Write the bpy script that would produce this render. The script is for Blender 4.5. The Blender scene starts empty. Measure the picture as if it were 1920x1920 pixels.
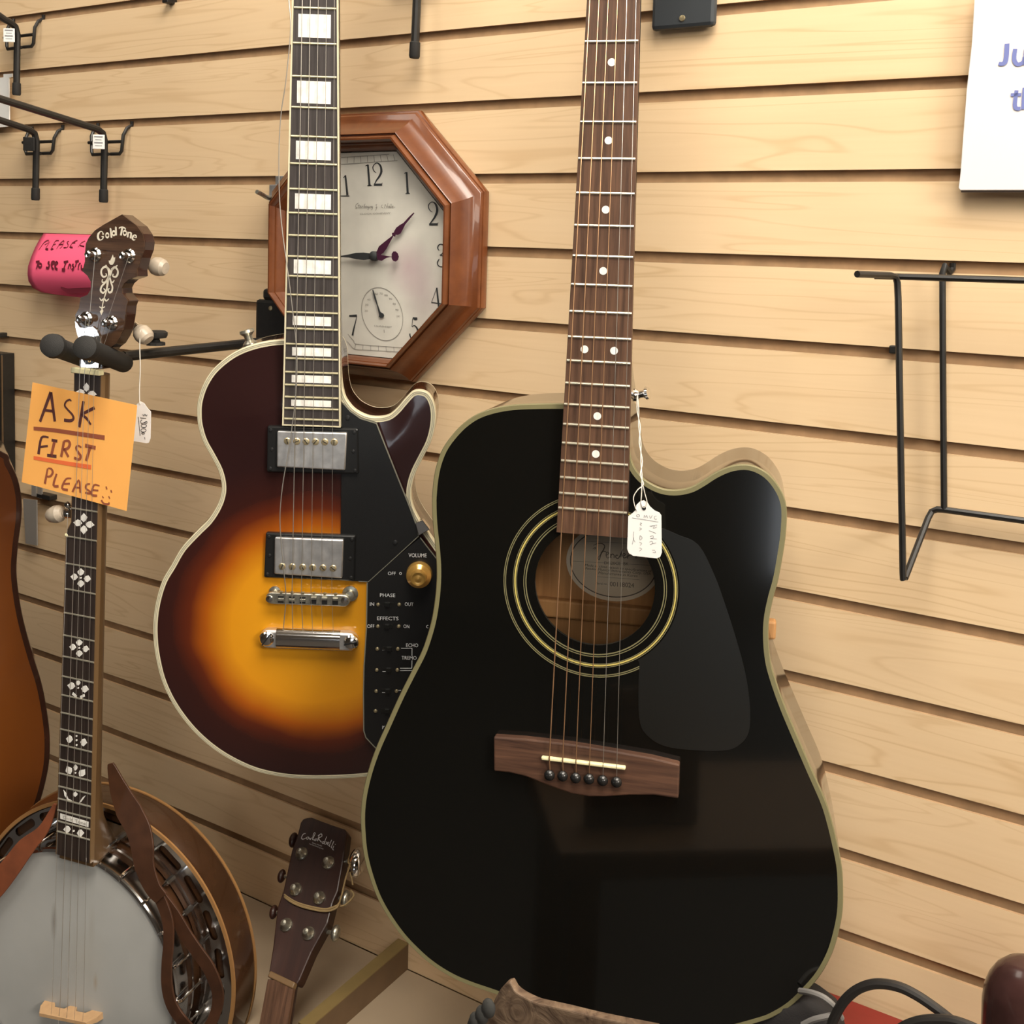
import bpy, bmesh, math, random
from mathutils import Vector, Matrix
from mathutils.geometry import delaunay_2d_cdt
random.seed(7)
SC = bpy.context.scene
COL = SC.collection
V = Vector
# ------------------------------------------------------------------ camera
CM = Matrix(((0.8485054896, 0.5283687337, 0.0294094428), (0.0707047200, -0.0581172493, -0.9958028057), (-0.5244418716, 0.8470235337, -0.0866709685)))
CP = V((0.0, -0.9795513547, -0.3028204122))
FOC, CX, CY = 2070.0, 960.0, 640.0
cam = bpy.data.cameras.new('camera'); co = bpy.data.objects.new('camera', cam); COL.objects.link(co)
R3 = Matrix((CM[0], -CM[1], -CM[2])).transposed()
co.matrix_world = Matrix.Translation(CP) @ R3.to_4x4()
cam.sensor_fit = 'HORIZONTAL'; cam.sensor_width = 36.0; cam.lens = FOC / 1920 * 36
cam.shift_x = 0.0; cam.shift_y = -(960 - CY) / 1920.0
cam.clip_start = 0.02; cam.clip_end = 50
SC.camera = co
# ------------------------------------------------------------------ world, lights, exposure
vs = SC.view_settings
vs.view_transform = 'Standard'; vs.look = 'None'; vs.gamma = 1.0; vs.use_curve_mapping = False; vs.exposure = 0.68
SC.display_settings.display_device = 'sRGB'
W = bpy.data.worlds.new('world'); SC.world = W; W.use_nodes = True
W.node_tree.nodes['Background'].inputs[0].default_value = (1.0, 0.86, 0.70, 1); W.node_tree.nodes['Background'].inputs[1].default_value = 0.05
def area(name, loc, target, sx, sy, power, col):
    l = bpy.data.lights.new(name, 'AREA'); l.shape = 'RECTANGLE'; l.size = sx; l.size_y = sy; l.energy = power; l.color = col
    o = bpy.data.objects.new(name, l); COL.objects.link(o); o.location = loc
    o.rotation_euler = (V(target) - V(loc)).to_track_quat('-Z', 'Y').to_euler(); return o
WARM = (1.0, 0.92, 0.80)
area('ceiling_panel_light', (3.3, -1.7, 1.20), (-0.6, -0.2, -0.5), 1.2, 1.2, 105, WARM)
area('ceiling_panel_light', (0.15, -0.70, 1.00), (-0.15, -0.05, -0.3), 1.3, 0.8, 35, WARM)
area('ceiling_panel_light', (-1.30, -0.80, 0.85), (-1.30, -0.05, -0.1), 0.5, 0.8, 3.5, WARM)
area('ceiling_panel_light', (1.6, -3.9, 1.30), (0.0, 0, -0.6), 1.2, 1.2, 26, WARM)
# ------------------------------------------------------------------ frames: a pixel ray meets a plane of the place
def ray(u, v):
    return CM.transposed() @ V(((u - CX) / FOC, (v - CY) / FOC, 1.0))
def at(u, v, y):                                   # point on the plane parallel to the wall, y in front of it
    d = ray(u, v); return CP + d * ((y - CP.y) / d.y)
def deckpt(u, v, z):
    d = ray(u, v); return CP + d * ((z - CP.z) / d.z)
class Frame:
    def __init__(s, O, X, Y, Z):
        s.O, s.X, s.Y, s.Z = V(O), V(X).normalized(), V(Y).normalized(), V(Z).normalized()
        s.M = Matrix((s.X, s.Y, s.Z)).transposed().to_4x4(); s.M.translation = s.O
    def px(s, u, v, z=0.0):
        d = ray(u, v); t = ((s.O - CP).dot(s.Z) + z) / d.dot(s.Z); P = CP + d * t - s.O
        return V((P.dot(s.X), P.dot(s.Y), P.dot(s.Z)))
    def w(s, p): return s.M @ V(p)
    def loc(s, P):
        P = V(P) - s.O; return V((P.dot(s.X), P.dot(s.Y), P.dot(s.Z)))
WALLF = Frame((0, 0, 0), (1, 0, 0), (0, 0, 1), (0, -1, 0))
FB = Frame([-0.4041, -0.19135, -0.07179], [0.942347, 0.334635, 0.000599], [-0.012362, 0.033023, 0.999378], [0.334408, -0.941769, 0.035256])
FL = Frame([-0.69892, -0.20766, -0.02465], [0.847316, 0.531058, -0.005735], [0.036792, -0.047923, 0.998173], [0.529813, -0.845979, -0.060145])
FJ = Frame([-0.93616, -0.27431, -0.44313], [0.973618, 0.227071, -0.022512], [0.018886, 0.018131, 0.999657], [0.227402, -0.973709, 0.013364])
# ------------------------------------------------------------------ materials
def principled(name):
    m = bpy.data.materials.new(name); m.use_nodes = True
    return m, m.node_tree, m.node_tree.nodes['Principled BSDF']
def setp(b, col=None, rough=0.5, metal=0.0, coat=0.0, spec=0.5, trans=0.0, coat_rough=0.05):
    if col is not None: b.inputs['Base Color'].default_value = (*col, 1)
    b.inputs['Roughness'].default_value = rough; b.inputs['Metallic'].default_value = metal
    b.inputs['Coat Weight'].default_value = coat; b.inputs['Coat Roughness'].default_value = coat_rough
    b.inputs['Specular IOR Level'].default_value = spec; b.inputs['Transmission Weight'].default_value = trans
def N(nt, t, **kw):
    n = nt.nodes.new(t)
    for k, v in kw.items(): setattr(n, k, v)
    return n
def flat(name, col, rough=0.5, metal=0.0, coat=0.0, spec=0.5, var=0.0, vscale=40.0, bump=0.0, bscale=300.0, trans=0.0):
    m, nt, b = principled(name); setp(b, col, rough, metal, coat, spec, trans)
    tc = N(nt, 'ShaderNodeTexCoord')
    if var > 0:
        n = N(nt, 'ShaderNodeTexNoise'); n.inputs['Scale'].default_value = vscale; n.inputs['Detail'].default_value = 3
        nt.links.new(tc.outputs['Object'], n.inputs['Vector'])
        r = N(nt, 'ShaderNodeValToRGB'); e = r.color_ramp.elements
        e[0].position, e[1].position = 0.3, 0.7
        e[0].color = (*[c * (1 - var) for c in col], 1); e[1].color = (*[min(1, c * (1 + var)) for c in col], 1)
        nt.links.new(n.outputs['Fac'], r.inputs['Fac']); nt.links.new(r.outputs['Color'], b.inputs['Base Color'])
    if bump > 0:
        n = N(nt, 'ShaderNodeTexNoise'); n.inputs['Scale'].default_value = bscale; nt.links.new(tc.outputs['Object'], n.inputs['Vector'])
        bp = N(nt, 'ShaderNodeBump'); bp.inputs['Strength'].default_value = bump; bp.inputs['Distance'].default_value = 0.001
        nt.links.new(n.outputs['Fac'], bp.inputs['Height']); nt.links.new(bp.outputs['Normal'], b.inputs['Normal'])
    return m
def wood(name, c1, c2, stretch, rough=0.5, coat=0.0, lines=0.3, scale=1.0):
    """grain streaks: object coordinates stretched by `stretch` (big = fine across that axis)"""
    m, nt, b = principled(name); setp(b, c1, rough, 0, coat)
    tc = N(nt, 'ShaderNodeTexCoord'); mp = N(nt, 'ShaderNodeMapping'); mp.inputs['Scale'].default_value = stretch
    nt.links.new(tc.outputs['Object'], mp.inputs['Vector'])
    n = N(nt, 'ShaderNodeTexNoise'); n.inputs['Scale'].default_value = scale; n.inputs['Detail'].default_value = 6; n.inputs['Roughness'].default_value = 0.65; n.inputs['Distortion'].default_value = 0.4
    nt.links.new(mp.outputs[0], n.inputs['Vector'])
    r = N(nt, 'ShaderNodeValToRGB'); e = r.color_ramp.elements; e[0].position, e[1].position = 0.32, 0.68
    e[0].color = (*c1, 1); e[1].color = (*c2, 1)
    nt.links.new(n.outputs['Fac'], r.inputs['Fac']); nt.links.new(r.outputs['Color'], b.inputs['Base Color'])
    return m
def maple(name):
    m, nt, b = principled(name); setp(b, (0.7, 0.5, 0.3), 0.42, 0, 0.0, 0.35)
    tc = N(nt, 'ShaderNodeTexCoord'); sx = N(nt, 'ShaderNodeSeparateXYZ'); nt.links.new(tc.outputs['Object'], sx.inputs[0])
    def M(op, a, bb=None, c=None):
        q = N(nt, 'ShaderNodeMath', operation=op)
        for i, s in enumerate((a, bb, c)):
            if s is None: continue
            if isinstance(s, (int, float)): q.inputs[i].default_value = s
            else: nt.links.new(s, q.inputs[i])
        return q.outputs[0]
    slat = M('FLOOR', M('DIVIDE', sx.outputs['Z'], 0.0762))
    def vec(kx, kz, ko):
        c = N(nt, 'ShaderNodeCombineXYZ')
        nt.links.new(M('ADD', M('MULTIPLY', sx.outputs['X'], kx), M('MULTIPLY', slat, 3.7 * ko)), c.inputs[0])
        nt.links.new(M('MULTIPLY', sx.outputs['Z'], kz), c.inputs[1]); nt.links.new(M('MULTIPLY', slat, 5.13 * ko), c.inputs[2]); return c.outputs[0]
    n1 = N(nt, 'ShaderNodeTexNoise'); n1.inputs['Scale'].default_value = 1; n1.inputs['Detail'].default_value = 2.5; n1.inputs['Distortion'].default_value = 0.6
    nt.links.new(vec(1.5, 20.0, 1.0), n1.inputs['Vector'])
    ln = M('SINE', M('MULTIPLY', n1.outputs['Fac'], 75.0))
    ln = M('POWER', M('MULTIPLY_ADD', ln, 0.5, 0.5), 12.0)
    n2 = N(nt, 'ShaderNodeTexNoise'); n2.inputs['Scale'].default_value = 1; n2.inputs['Detail'].default_value = 4
    nt.links.new(vec(9.0, 260.0, 1.0), n2.inputs['Vector'])
    n3 = N(nt, 'ShaderNodeTexNoise'); n3.inputs['Scale'].default_value = 1; n3.inputs['Detail'].default_value = 2
    nt.links.new(vec(3.2, 16.0, 1.7), n3.inputs['Vector'])
    f = M('ADD', M('MULTIPLY', M('MULTIPLY', ln, n3.outputs['Fac']), 0.55), M('ADD', M('MULTIPLY', n2.outputs['Fac'], 0.22), M('MULTIPLY', n3.outputs['Fac'], 0.30)))
    r = N(nt, 'ShaderNodeValToRGB'); e = r.color_ramp.elements; e[0].position = 0.15; e[1].position = 0.95
    e[0].color = (0.80, 0.595, 0.370, 1); e[1].color = (0.60, 0.395, 0.205, 1)
    nt.links.new(f, r.inputs['Fac']); nt.links.new(r.outputs['Color'], b.inputs['Base Color'])
    return m
MT = {}
MT['maple'] = maple('maple_laminate')
MT['groove'] = flat('groove_fibreboard', (0.46, 0.29, 0.155), 0.75, var=0.12, vscale=60)
MT['black'] = flat('black_lacquer', (0.004, 0.004, 0.0035), 0.10, coat=0.3, spec=0.5)
MT['film'] = flat('black_plastic_film', (0.008, 0.008, 0.007), 0.28, spec=0.6)
MT['blackplastic'] = flat('black_plastic', (0.012, 0.012, 0.012), 0.25)
MT['mattblack'] = flat('powder_coated_black', (0.012, 0.011, 0.010), 0.42, var=0.2, vscale=200)
MT['greyblack'] = flat('dark_grey_plate', (0.035, 0.040, 0.045), 0.45)
MT['rubber'] = flat('black_foam', (0.014, 0.013, 0.012), 0.75, bump=0.3, bscale=1500)
MT['olive'] = flat('aged_binding', (0.185, 0.168, 0.085), 0.35)
MT['cream'] = flat('cream_binding', (0.66, 0.60, 0.42), 0.35, var=0.08)
MT['creamgrey'] = flat('grey_binding_line', (0.22, 0.21, 0.16), 0.4)
MT['yellow'] = flat('yellow_inlay_ring', (0.55, 0.45, 0.13), 0.35)
MT['bone'] = flat('bone', (0.80, 0.74, 0.45), 0.35, var=0.1, vscale=200)
MT['rose'] = wood('rosewood', (0.045, 0.020, 0.010), (0.135, 0.066, 0.036), (260, 14, 40), 0.5)
MT['rosebridge'] = wood('rosewood_bridge', (0.032, 0.014, 0.009), (0.125, 0.060, 0.035), (9, 190, 40), 0.5)
MT['ebony'] = wood('ebony', (0.028, 0.022, 0.020), (0.062, 0.052, 0.050), (300, 14, 40), 0.45)
MT['banjoboard'] = wood('dark_board', (0.016, 0.010, 0.008), (0.042, 0.028, 0.022), (300, 14, 40), 0.4)
MT['fret'] = flat('nickel_silver', (0.80, 0.76, 0.62), 0.28, metal=0.85)
MT['fretold'] = flat('dull_nickel', (0.55, 0.50, 0.33), 0.38, metal=0.6)
MT['dot'] = flat('pearl_dot', (0.85, 0.85, 0.80), 0.25)
MT['pearl'] = flat('mother_of_pearl', (0.86, 0.84, 0.79), 0.2, var=0.16, vscale=110)
MT['chrome'] = flat('chrome', (0.80, 0.79, 0.78), 0.10, metal=1.0)
MT['nickel'] = flat('aged_nickel', (0.50, 0.48, 0.40), 0.30, metal=0.9, var=0.25, vscale=300)
MT['cover'] = flat('nickel_cover', (0.80, 0.79, 0.78), 0.36, metal=0.9, var=0.15, vscale=90)
MT['gold'] = flat('gold_plastic', (0.62, 0.36, 0.09), 0.22, metal=0.55, coat=0.5)
MT['brass'] = flat('brass_screw', (0.60, 0.50, 0.30), 0.3, metal=0.8)
MT['dkscrew'] = flat('dark_screw', (0.05, 0.05, 0.05), 0.35, metal=0.7)
MT['bronze'] = flat('bronze_string', (0.62, 0.36, 0.20), 0.35, metal=0.8)
MT['steel'] = flat('steel_string', (0.62, 0.58, 0.52), 0.3, metal=0.8)
MT['white'] = flat('white_paint', (0.75, 0.75, 0.76), 0.5)
MT['mahog'] = flat('dark_mahogany_lacquer', (0.035, 0.014, 0.009), 0.12, coat=0.6, var=0.2, vscale=30)
MT['tan_wood'] = wood('inside_wood', (0.40, 0.19, 0.065), (0.56, 0.29, 0.11), (120, 6, 40), 0.6)
MT['label'] = flat('label_paper', (0.72, 0.60, 0.44), 0.7, var=0.05)
MT['labelrim'] = flat('label_rim', (0.80, 0.69, 0.53), 0.7)
MT['labelink'] = flat('label_ink', (0.13, 0.10, 0.075), 0.7)
MT['orange'] = flat('orange_paper', (1.0, 0.47, 0.115), 0.8, var=0.02)
MT['pink'] = flat('pink_paper', (0.93, 0.115, 0.235), 0.8)
MT['inkpurple'] = flat('marker_dark', (0.10, 0.030, 0.028), 0.7)
MT['inkbrown'] = flat('marker_brown', (0.32, 0.085, 0.04), 0.7)
MT['inkred'] = flat('marker_red', (0.86, 0.17, 0.05), 0.7)
MT['inkwine'] = flat('marker_wine', (0.14, 0.008, 0.022), 0.7)
MT['paper'] = flat('white_card', (0.80, 0.79, 0.77), 0.6)
MT['pencil'] = flat('pencil_grey', (0.22, 0.22, 0.23), 0.7)
MT['acryl'] = flat('white_acrylic', (0.84, 0.80, 0.79), 0.08, coat=0.5)
MT['acryledge'] = flat('acrylic_edge', (0.16, 0.12, 0.10), 0.4)
MT['blueink'] = flat('blue_print', (0.17, 0.20, 0.46), 0.5)
MT['thread'] = flat('white_thread', (0.66, 0.62, 0.55), 0.8)
MT['twine'] = flat('tan_twine', (0.36, 0.25, 0.115), 0.85)
MT['clockwood'] = wood('clock_wood', (0.115, 0.032, 0.010), (0.185, 0.058, 0.018), (30, 30, 30), 0.28, coat=0.35)
MT['clockface'] = flat('clock_paper', (0.70, 0.675, 0.60), 0.35, coat=0.3, var=0.10, vscale=22)
MT['ink'] = flat('clock_ink', (0.035, 0.038, 0.04), 0.5)
MT['inkgrey'] = flat('clock_ink_grey', (0.30, 0.285, 0.25), 0.5)
MT['inkpale'] = flat('clock_ink_pale', (0.42, 0.40, 0.35), 0.5)
MT['wine'] = flat('wine_metal', (0.055, 0.010, 0.032), 0.35)
MT['hide'] = flat('banjo_head_skin', (0.40, 0.40, 0.385), 0.55, var=0.06, vscale=14)
MT['smudge'] = flat('head_smudge', (0.33, 0.30, 0.26), 0.6)
MT['banjoside'] = flat('banjo_mahogany', (0.050, 0.022, 0.010), 0.16, coat=0.5, var=0.3, vscale=18)
MT['amber'] = flat('amber_binding', (0.32, 0.165, 0.06), 0.35)
MT['neckbinding'] = flat('neck_binding', (0.17, 0.10, 0.045), 0.4)
MT['headveneer'] = wood('peghead_veneer', (0.028, 0.013, 0.007), (0.088, 0.045, 0.024), (10, 190, 40), 0.22, coat=0.4)
MT['inlay'] = flat('inlay_white', (0.70, 0.64, 0.52), 0.3)
MT['peg'] = flat('pearloid_knob', (0.44, 0.37, 0.29), 0.3, var=0.15, vscale=120)
MT['maplebridge'] = flat('maple_bridge', (0.50, 0.31, 0.16), 0.6, var=0.1, vscale=100)
MT['strap'] = flat('brown_leather', (0.060, 0.023, 0.010), 0.5, var=0.2, vscale=60)
MT['strapred'] = flat('red_brown_suede', (0.19, 0.050, 0.016), 0.75, var=0.15, vscale=60)
MT['neckmaple'] = wood('neck_wood', (0.085, 0.045, 0.018), (0.13, 0.072, 0.03), (60, 6, 60), 0.35)
MT['robelli'] = wood('red_mahogany', (0.022, 0.007, 0.005), (0.042, 0.014, 0.009), (150, 8, 40), 0.38)
MT['shelf'] = flat('shelf_laminate', (0.42, 0.33, 0.23), 0.45, var=0.05, vscale=10)
MT['board'] = flat('olive_edge_board', (0.22, 0.155, 0.06), 0.45, var=0.1)
MT['boardside'] = flat('brown_board_face', (0.125, 0.075, 0.038), 0.5, var=0.1)
MT['cable'] = flat('cable_rubber', (0.020, 0.018, 0.017), 0.4)
MT['greycord'] = flat('grey_piping', (0.20, 0.19, 0.18), 0.5)
MT['red'] = flat('red_card', (0.20, 0.017, 0.011), 0.5, var=0.08)
MT['blackcloth'] = flat('black_cloth', (0.012, 0.010, 0.010), 0.8, bump=0.3, bscale=900)
MT['glossbrown'] = flat('gloss_dark_brown', (0.050, 0.022, 0.020), 0.22, coat=0.3, var=0.2, vscale=60)
MT['fringe'] = flat('dark_fringe', (0.03, 0.03, 0.028), 0.9)
MT['greyplastic'] = flat('grey_label_plastic', (0.35, 0.32, 0.29), 0.3, trans=0.3)
MT['floor'] = flat('store_floor', (0.05, 0.042, 0.035), 0.6, var=0.1, vscale=3)
MT['wallpaint'] = flat('store_wall_dim', (0.10, 0.085, 0.07), 0.8, var=0.15, vscale=2)
MT['walllight'] = flat('store_wall_pale', (0.25, 0.235, 0.21), 0.8, var=0.1, vscale=2)
MT['ceil'] = flat('store_ceiling', (0.30, 0.28, 0.25), 0.9)
def hide_leather():
    m, nt, b = principled('worn_tooled_leather'); setp(b, (0.2, 0.14, 0.09), 0.7)
    tc = N(nt, 'ShaderNodeTexCoord'); n = N(nt, 'ShaderNodeTexNoise'); n.inputs['Scale'].default_value = 55; n.inputs['Detail'].default_value = 5; n.inputs['Distortion'].default_value = 2.2
    nt.links.new(tc.outputs['Object'], n.inputs['Vector'])
    r = N(nt, 'ShaderNodeValToRGB'); e = r.color_ramp.elements; e[0].position, e[1].position = 0.33, 0.72
    e[0].color = (0.060, 0.034, 0.020, 1); e[1].color = (0.20, 0.135, 0.085, 1)
    nt.links.new(n.outputs['Fac'], r.inputs['Fac']); nt.links.new(r.outputs['Color'], b.inputs['Base Color'])
    bp = N(nt, 'ShaderNodeBump'); bp.inputs['Strength'].default_value = 0.6; bp.inputs['Distance'].default_value = 0.002
    nt.links.new(n.outputs['Fac'], bp.inputs['Height']); nt.links.new(bp.outputs['Normal'], b.inputs['Normal']); return m
MT['toolleather'] = hide_leather()
def burst(name, c, rx, ry, stops, rough=0.12):
    """sunburst paint: rings of colour round the point c of the body's own coordinates"""
    m, nt, b = principled(name); setp(b, (0.4, 0.2, 0.05), rough, 0, 0.5)
    tc = N(nt, 'ShaderNodeTexCoord'); mp = N(nt, 'ShaderNodeMapping'); mp.vector_type = 'POINT'
    mp.inputs['Location'].default_value = (-c[0] / rx, -c[1] / ry, 0); mp.inputs['Scale'].default_value = (1 / rx, 1 / ry, 0)
    nt.links.new(tc.outputs['Object'], mp.inputs['Vector'])
    ln = N(nt, 'ShaderNodeVectorMath', operation='LENGTH'); nt.links.new(mp.outputs[0], ln.inputs[0])
    n = N(nt, 'ShaderNodeTexNoise'); n.inputs['Scale'].default_value = 14; nt.links.new(tc.outputs['Object'], n.inputs['Vector'])
    ad = N(nt, 'ShaderNodeMath', operation='MULTIPLY_ADD'); ad.inputs[1].default_value = 0.16; nt.links.new(n.outputs['Fac'], ad.inputs[0]); nt.links.new(ln.outputs['Value'], ad.inputs[2])
    dv = N(nt, 'ShaderNodeMath', operation='DIVIDE'); dv.inputs[1].default_value = 2.0; nt.links.new(ad.outputs[0], dv.inputs[0])
    r = N(nt, 'ShaderNodeValToRGB'); e = r.color_ramp.elements
    while len(e) < len(stops): e.new(0.5)
    for q, (p, col) in zip(e, stops): q.position = p / 2.0; q.color = (*col, 1)
    nt.links.new(dv.outputs[0], r.inputs['Fac']); nt.links.new(r.outputs['Color'], b.inputs['Base Color']); return m
# ------------------------------------------------------------------ mesh building
def mkobj(name, me, parent=None):
    o = bpy.data.objects.new(name, me); COL.objects.link(o)
    if parent is not None: o.parent = parent
    return o
def tag(o, label, cat, group=None):
    o['label'] = label; o['category'] = cat
    if group: o['group'] = group
    return o
def thing(name, label, cat, frame=None, loc=None, group=None):
    o = mkobj(name, None); o.empty_display_size = 0.05
    if frame is not None: o.matrix_world = frame.M
    elif loc is not None: o.location = loc
    return tag(o, label, cat, group)
def area2(p):
    return 0.5 * sum(p[i][0] * p[(i + 1) % len(p)][1] - p[(i + 1) % len(p)][0] * p[i][1] for i in range(len(p)))
def ccw(p):
    p = [V((q[0], q[1])) for q in p]
    return p if area2(p) > 0 else p[::-1]
def catmull(P, n=6, closed=False):
    P = [V(p) for p in P]; out = []; L = len(P); rng = L if closed else L - 1
    for i in range(rng):
        if closed: a, b, c, d = P[(i - 1) % L], P[i], P[(i + 1) % L], P[(i + 2) % L]
        else: a, b, c, d = P[max(i - 1, 0)], P[i], P[i + 1], P[min(i + 2, L - 1)]
        for k in range(n):
            t = k / n
            out.append(0.5 * ((2 * b) + (c - a) * t + (2 * a - 5 * b + 4 * c - d) * t * t + (3 * b - a - 3 * c + d) * t ** 3))
    if not closed: out.append(P[-1].copy())
    return out
def offset(poly, d):
    n = len(poly); out = []
    for i in range(n):
        a, b, c = poly[i - 1], poly[i], poly[(i + 1) % n]
        t = (c - a); t = t.normalized() if t.length > 1e-9 else V((1, 0)); out.append(b + V((-t.y, t.x)) * d)
    return out
def inside(p, poly):
    x, y = p[0], p[1]; r = False; j = len(poly) - 1
    for i in range(len(poly)):
        xi, yi = poly[i][0], poly[i][1]; xj, yj = poly[j][0], poly[j][1]
        if (yi > y) != (yj > y) and x < (xj - xi) * (y - yi) / (yj - yi) + xi: r = not r
        j = i
    return r
def pdist(p, poly):
    best = 9
    for i in range(len(poly)):
        a, b = poly[i - 1], poly[i]; ab = b - a; t = max(0, min(1, (p - a).dot(ab) / max(ab.length_squared, 1e-12))); best = min(best, (p - a - ab * t).length_squared)
    return math.sqrt(best)
class MB:
    def __init__(s): s.v = []; s.f = []; s.mi = []; s.cm = 0
    def add(s, vs_, fs):
        o = len(s.v); s.v += [tuple(q) for q in vs_]; s.f += [tuple(i + o for i in q) for q in fs]; s.mi += [s.cm] * len(fs); return s
    def prism(s, poly, z0, z1, caps=(True, True)):
        p = ccw(poly); n = len(p)
        vs_ = [(q.x, q.y, z0) for q in p] + [(q.x, q.y, z1) for q in p]
        fs = [(i, (i + 1) % n, n + (i + 1) % n, n + i) for i in range(n)]
        if caps[1]: fs.append(tuple(range(n, 2 * n)))
        if caps[0]: fs.append(tuple(range(n - 1, -1, -1)))
        return s.add(vs_, fs)
    def hexa(s, P):            # 8 corners: bottom 0-3 ccw, top 4-7
        return s.add(P, [(3, 2, 1, 0), (4, 5, 6, 7), (0, 1, 5, 4), (1, 2, 6, 5), (2, 3, 7, 6), (3, 0, 4, 7)])
    def box(s, c, d, X=(1, 0, 0), Y=(0, 1, 0), Z=(0, 0, 1)):
        c, X, Y, Z = V(c), V(X), V(Y), V(Z); h = [q / 2 for q in d]
        P = [c + X * (a * h[0]) + Y * (b * h[1]) + Z * (e * h[2]) for e in (-1, 1) for a, b in ((-1, -1), (1, -1), (1, 1), (-1, 1))]
        return s.hexa(P)
    def loft(s, rings, closed=True, cap=True):
        n = len(rings[0]); vs_ = [q for r in rings for q in r]; fs = []
        for k in range(len(rings) - 1):
            for i in range(n if closed else n - 1):
                j = (i + 1) % n; fs.append((k * n + i, k * n + j, (k + 1) * n + j, (k + 1) * n + i))
        if cap and closed: fs.append(tuple(range(n - 1, -1, -1))); fs.append(tuple((len(rings) - 1) * n + i for i in range(n)))
        return s.add(vs_, fs)
    def tube(s, path, r, n=8, cap=True):
        path = [V(p) for p in path]; rings = []; up = None
        for i, p in enumerate(path):
            t = (path[min(i + 1, len(path) - 1)] - path[max(i - 1, 0)]).normalized()
            if up is None:
                up = V((0, 0, 1)) if abs(t.z) < 0.9 else V((1, 0, 0))
            up = (up - t * up.dot(t)).normalized(); sd = t.cross(up); rr = r[i] if isinstance(r, (list, tuple)) else r
            rings.append([p + (up * math.cos(a) + sd * math.sin(a)) * rr for a in [2 * math.pi * k / n for k in range(n)]])
        return s.loft(rings, True, cap)
    def lathe(s, c, ax, prof, n=24):       # prof: (radius, height along ax)
        c, ax = V(c), V(ax).normalized(); up = V((0, 0, 1)) if abs(ax.z) < 0.9 else V((1, 0, 0)); u = (up - ax * up.dot(ax)).normalized(); w = ax.cross(u)
        rings = [[c + ax * h + (u * math.cos(a) + w * math.sin(a)) * max(r, 1e-6) for a in [2 * math.pi * k / n for k in range(n)]] for r, h in prof]
        return s.loft(rings, True, True)
    def ball(s, c, r, n=12, sc=(1, 1, 1)):
        c = V(c); rings = []
        for i in range(n + 1):
            th = math.pi * i / n; rr = max(math.sin(th), 1e-4)
            rings.append([c + V((rr * math.cos(a) * r * sc[0], rr * math.sin(a) * r * sc[1], -math.cos(th) * r * sc[2])) for a in [2 * math.pi * k / (n * 2) for k in range(n * 2)]])
        return s.loft(rings, True, True)
    def ring(s, c, r0, r1, z0, z1, n=96, a0=0, a1=2 * math.pi):     # flat washer in xy
        full = a1 - a0 > 6.28; m = n if full else n + 1
        A = [a0 + (a1 - a0) * k / n for k in range(m)]; c = V(c)
        def circ(r, z): return [(c.x + r * math.cos(a), c.y + r * math.sin(a), z) for a in A]
        rings = [circ(r0, z0), circ(r1, z0), circ(r1, z1), circ(r0, z1), circ(r0, z0)]
        vs_ = [q for r in rings for q in r]; fs = []
        for k in range(4):
            for i in range(m if full else m - 1):
                j = (i + 1) % m; fs.append((k * m + j, k * m + i, (k + 1) * m + i, (k + 1) * m + j))
        return s.add(vs_, fs)
    def strip(s, pts, wid, nrm=(0, 0, 1), lift=0.0):               # brush stroke: flat ribbon, widths in metres
        pts = [V(p) for p in pts]; nrm = V(nrm).normalized(); L = []
        for i, p in enumerate(pts):
            t = pts[min(i + 1, len(pts) - 1)] - pts[max(i - 1, 0)]
            t = t.normalized() if t.length > 1e-9 else V((1, 0, 0)); sd = nrm.cross(t); w = wid[i] if isinstance(wid, (list, tuple)) else wid
            L += [p + sd * (w / 2) + nrm * lift, p - sd * (w / 2) + nrm * lift]
        return s.add(L, [(2 * i, 2 * i + 1, 2 * i + 3, 2 * i + 2) for i in range(len(pts) - 1)])
    def build(s, name, mats, parent=None, smooth=35, bevel=0.0, segs=2):
        me = bpy.data.meshes.new(name); me.from_pydata(s.v, [], s.f)
        mats = mats if isinstance(mats, (list, tuple)) else [mats]
        for q in mats: me.materials.append(MT[q] if isinstance(q, str) else q)
        for p, i in zip(me.polygons, s.mi): p.material_index = i
        me.update()
        bm = bmesh.new(); bm.from_mesh(me); bmesh.ops.recalc_face_normals(bm, faces=bm.faces); bm.to_mesh(me); bm.free()
        if smooth:
            me.polygons.foreach_set('use_smooth', [True] * len(me.polygons)); me.set_sharp_from_angle(angle=math.radians(smooth))
        o = mkobj(name, me, parent)
        if bevel:
            b = o.modifiers.new('bevel', 'BEVEL'); b.width = bevel; b.segments = segs; b.limit_method = 'ANGLE'; b.angle_limit = math.radians(40)
        return o
def dupe(o, parent=None, name=None):
    c = o.copy(); COL.objects.link(c)
    if parent is not None: c.parent = parent
    if name: c.name = name
    for ch in list(o.children): dupe(ch, c)
    return c
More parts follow.
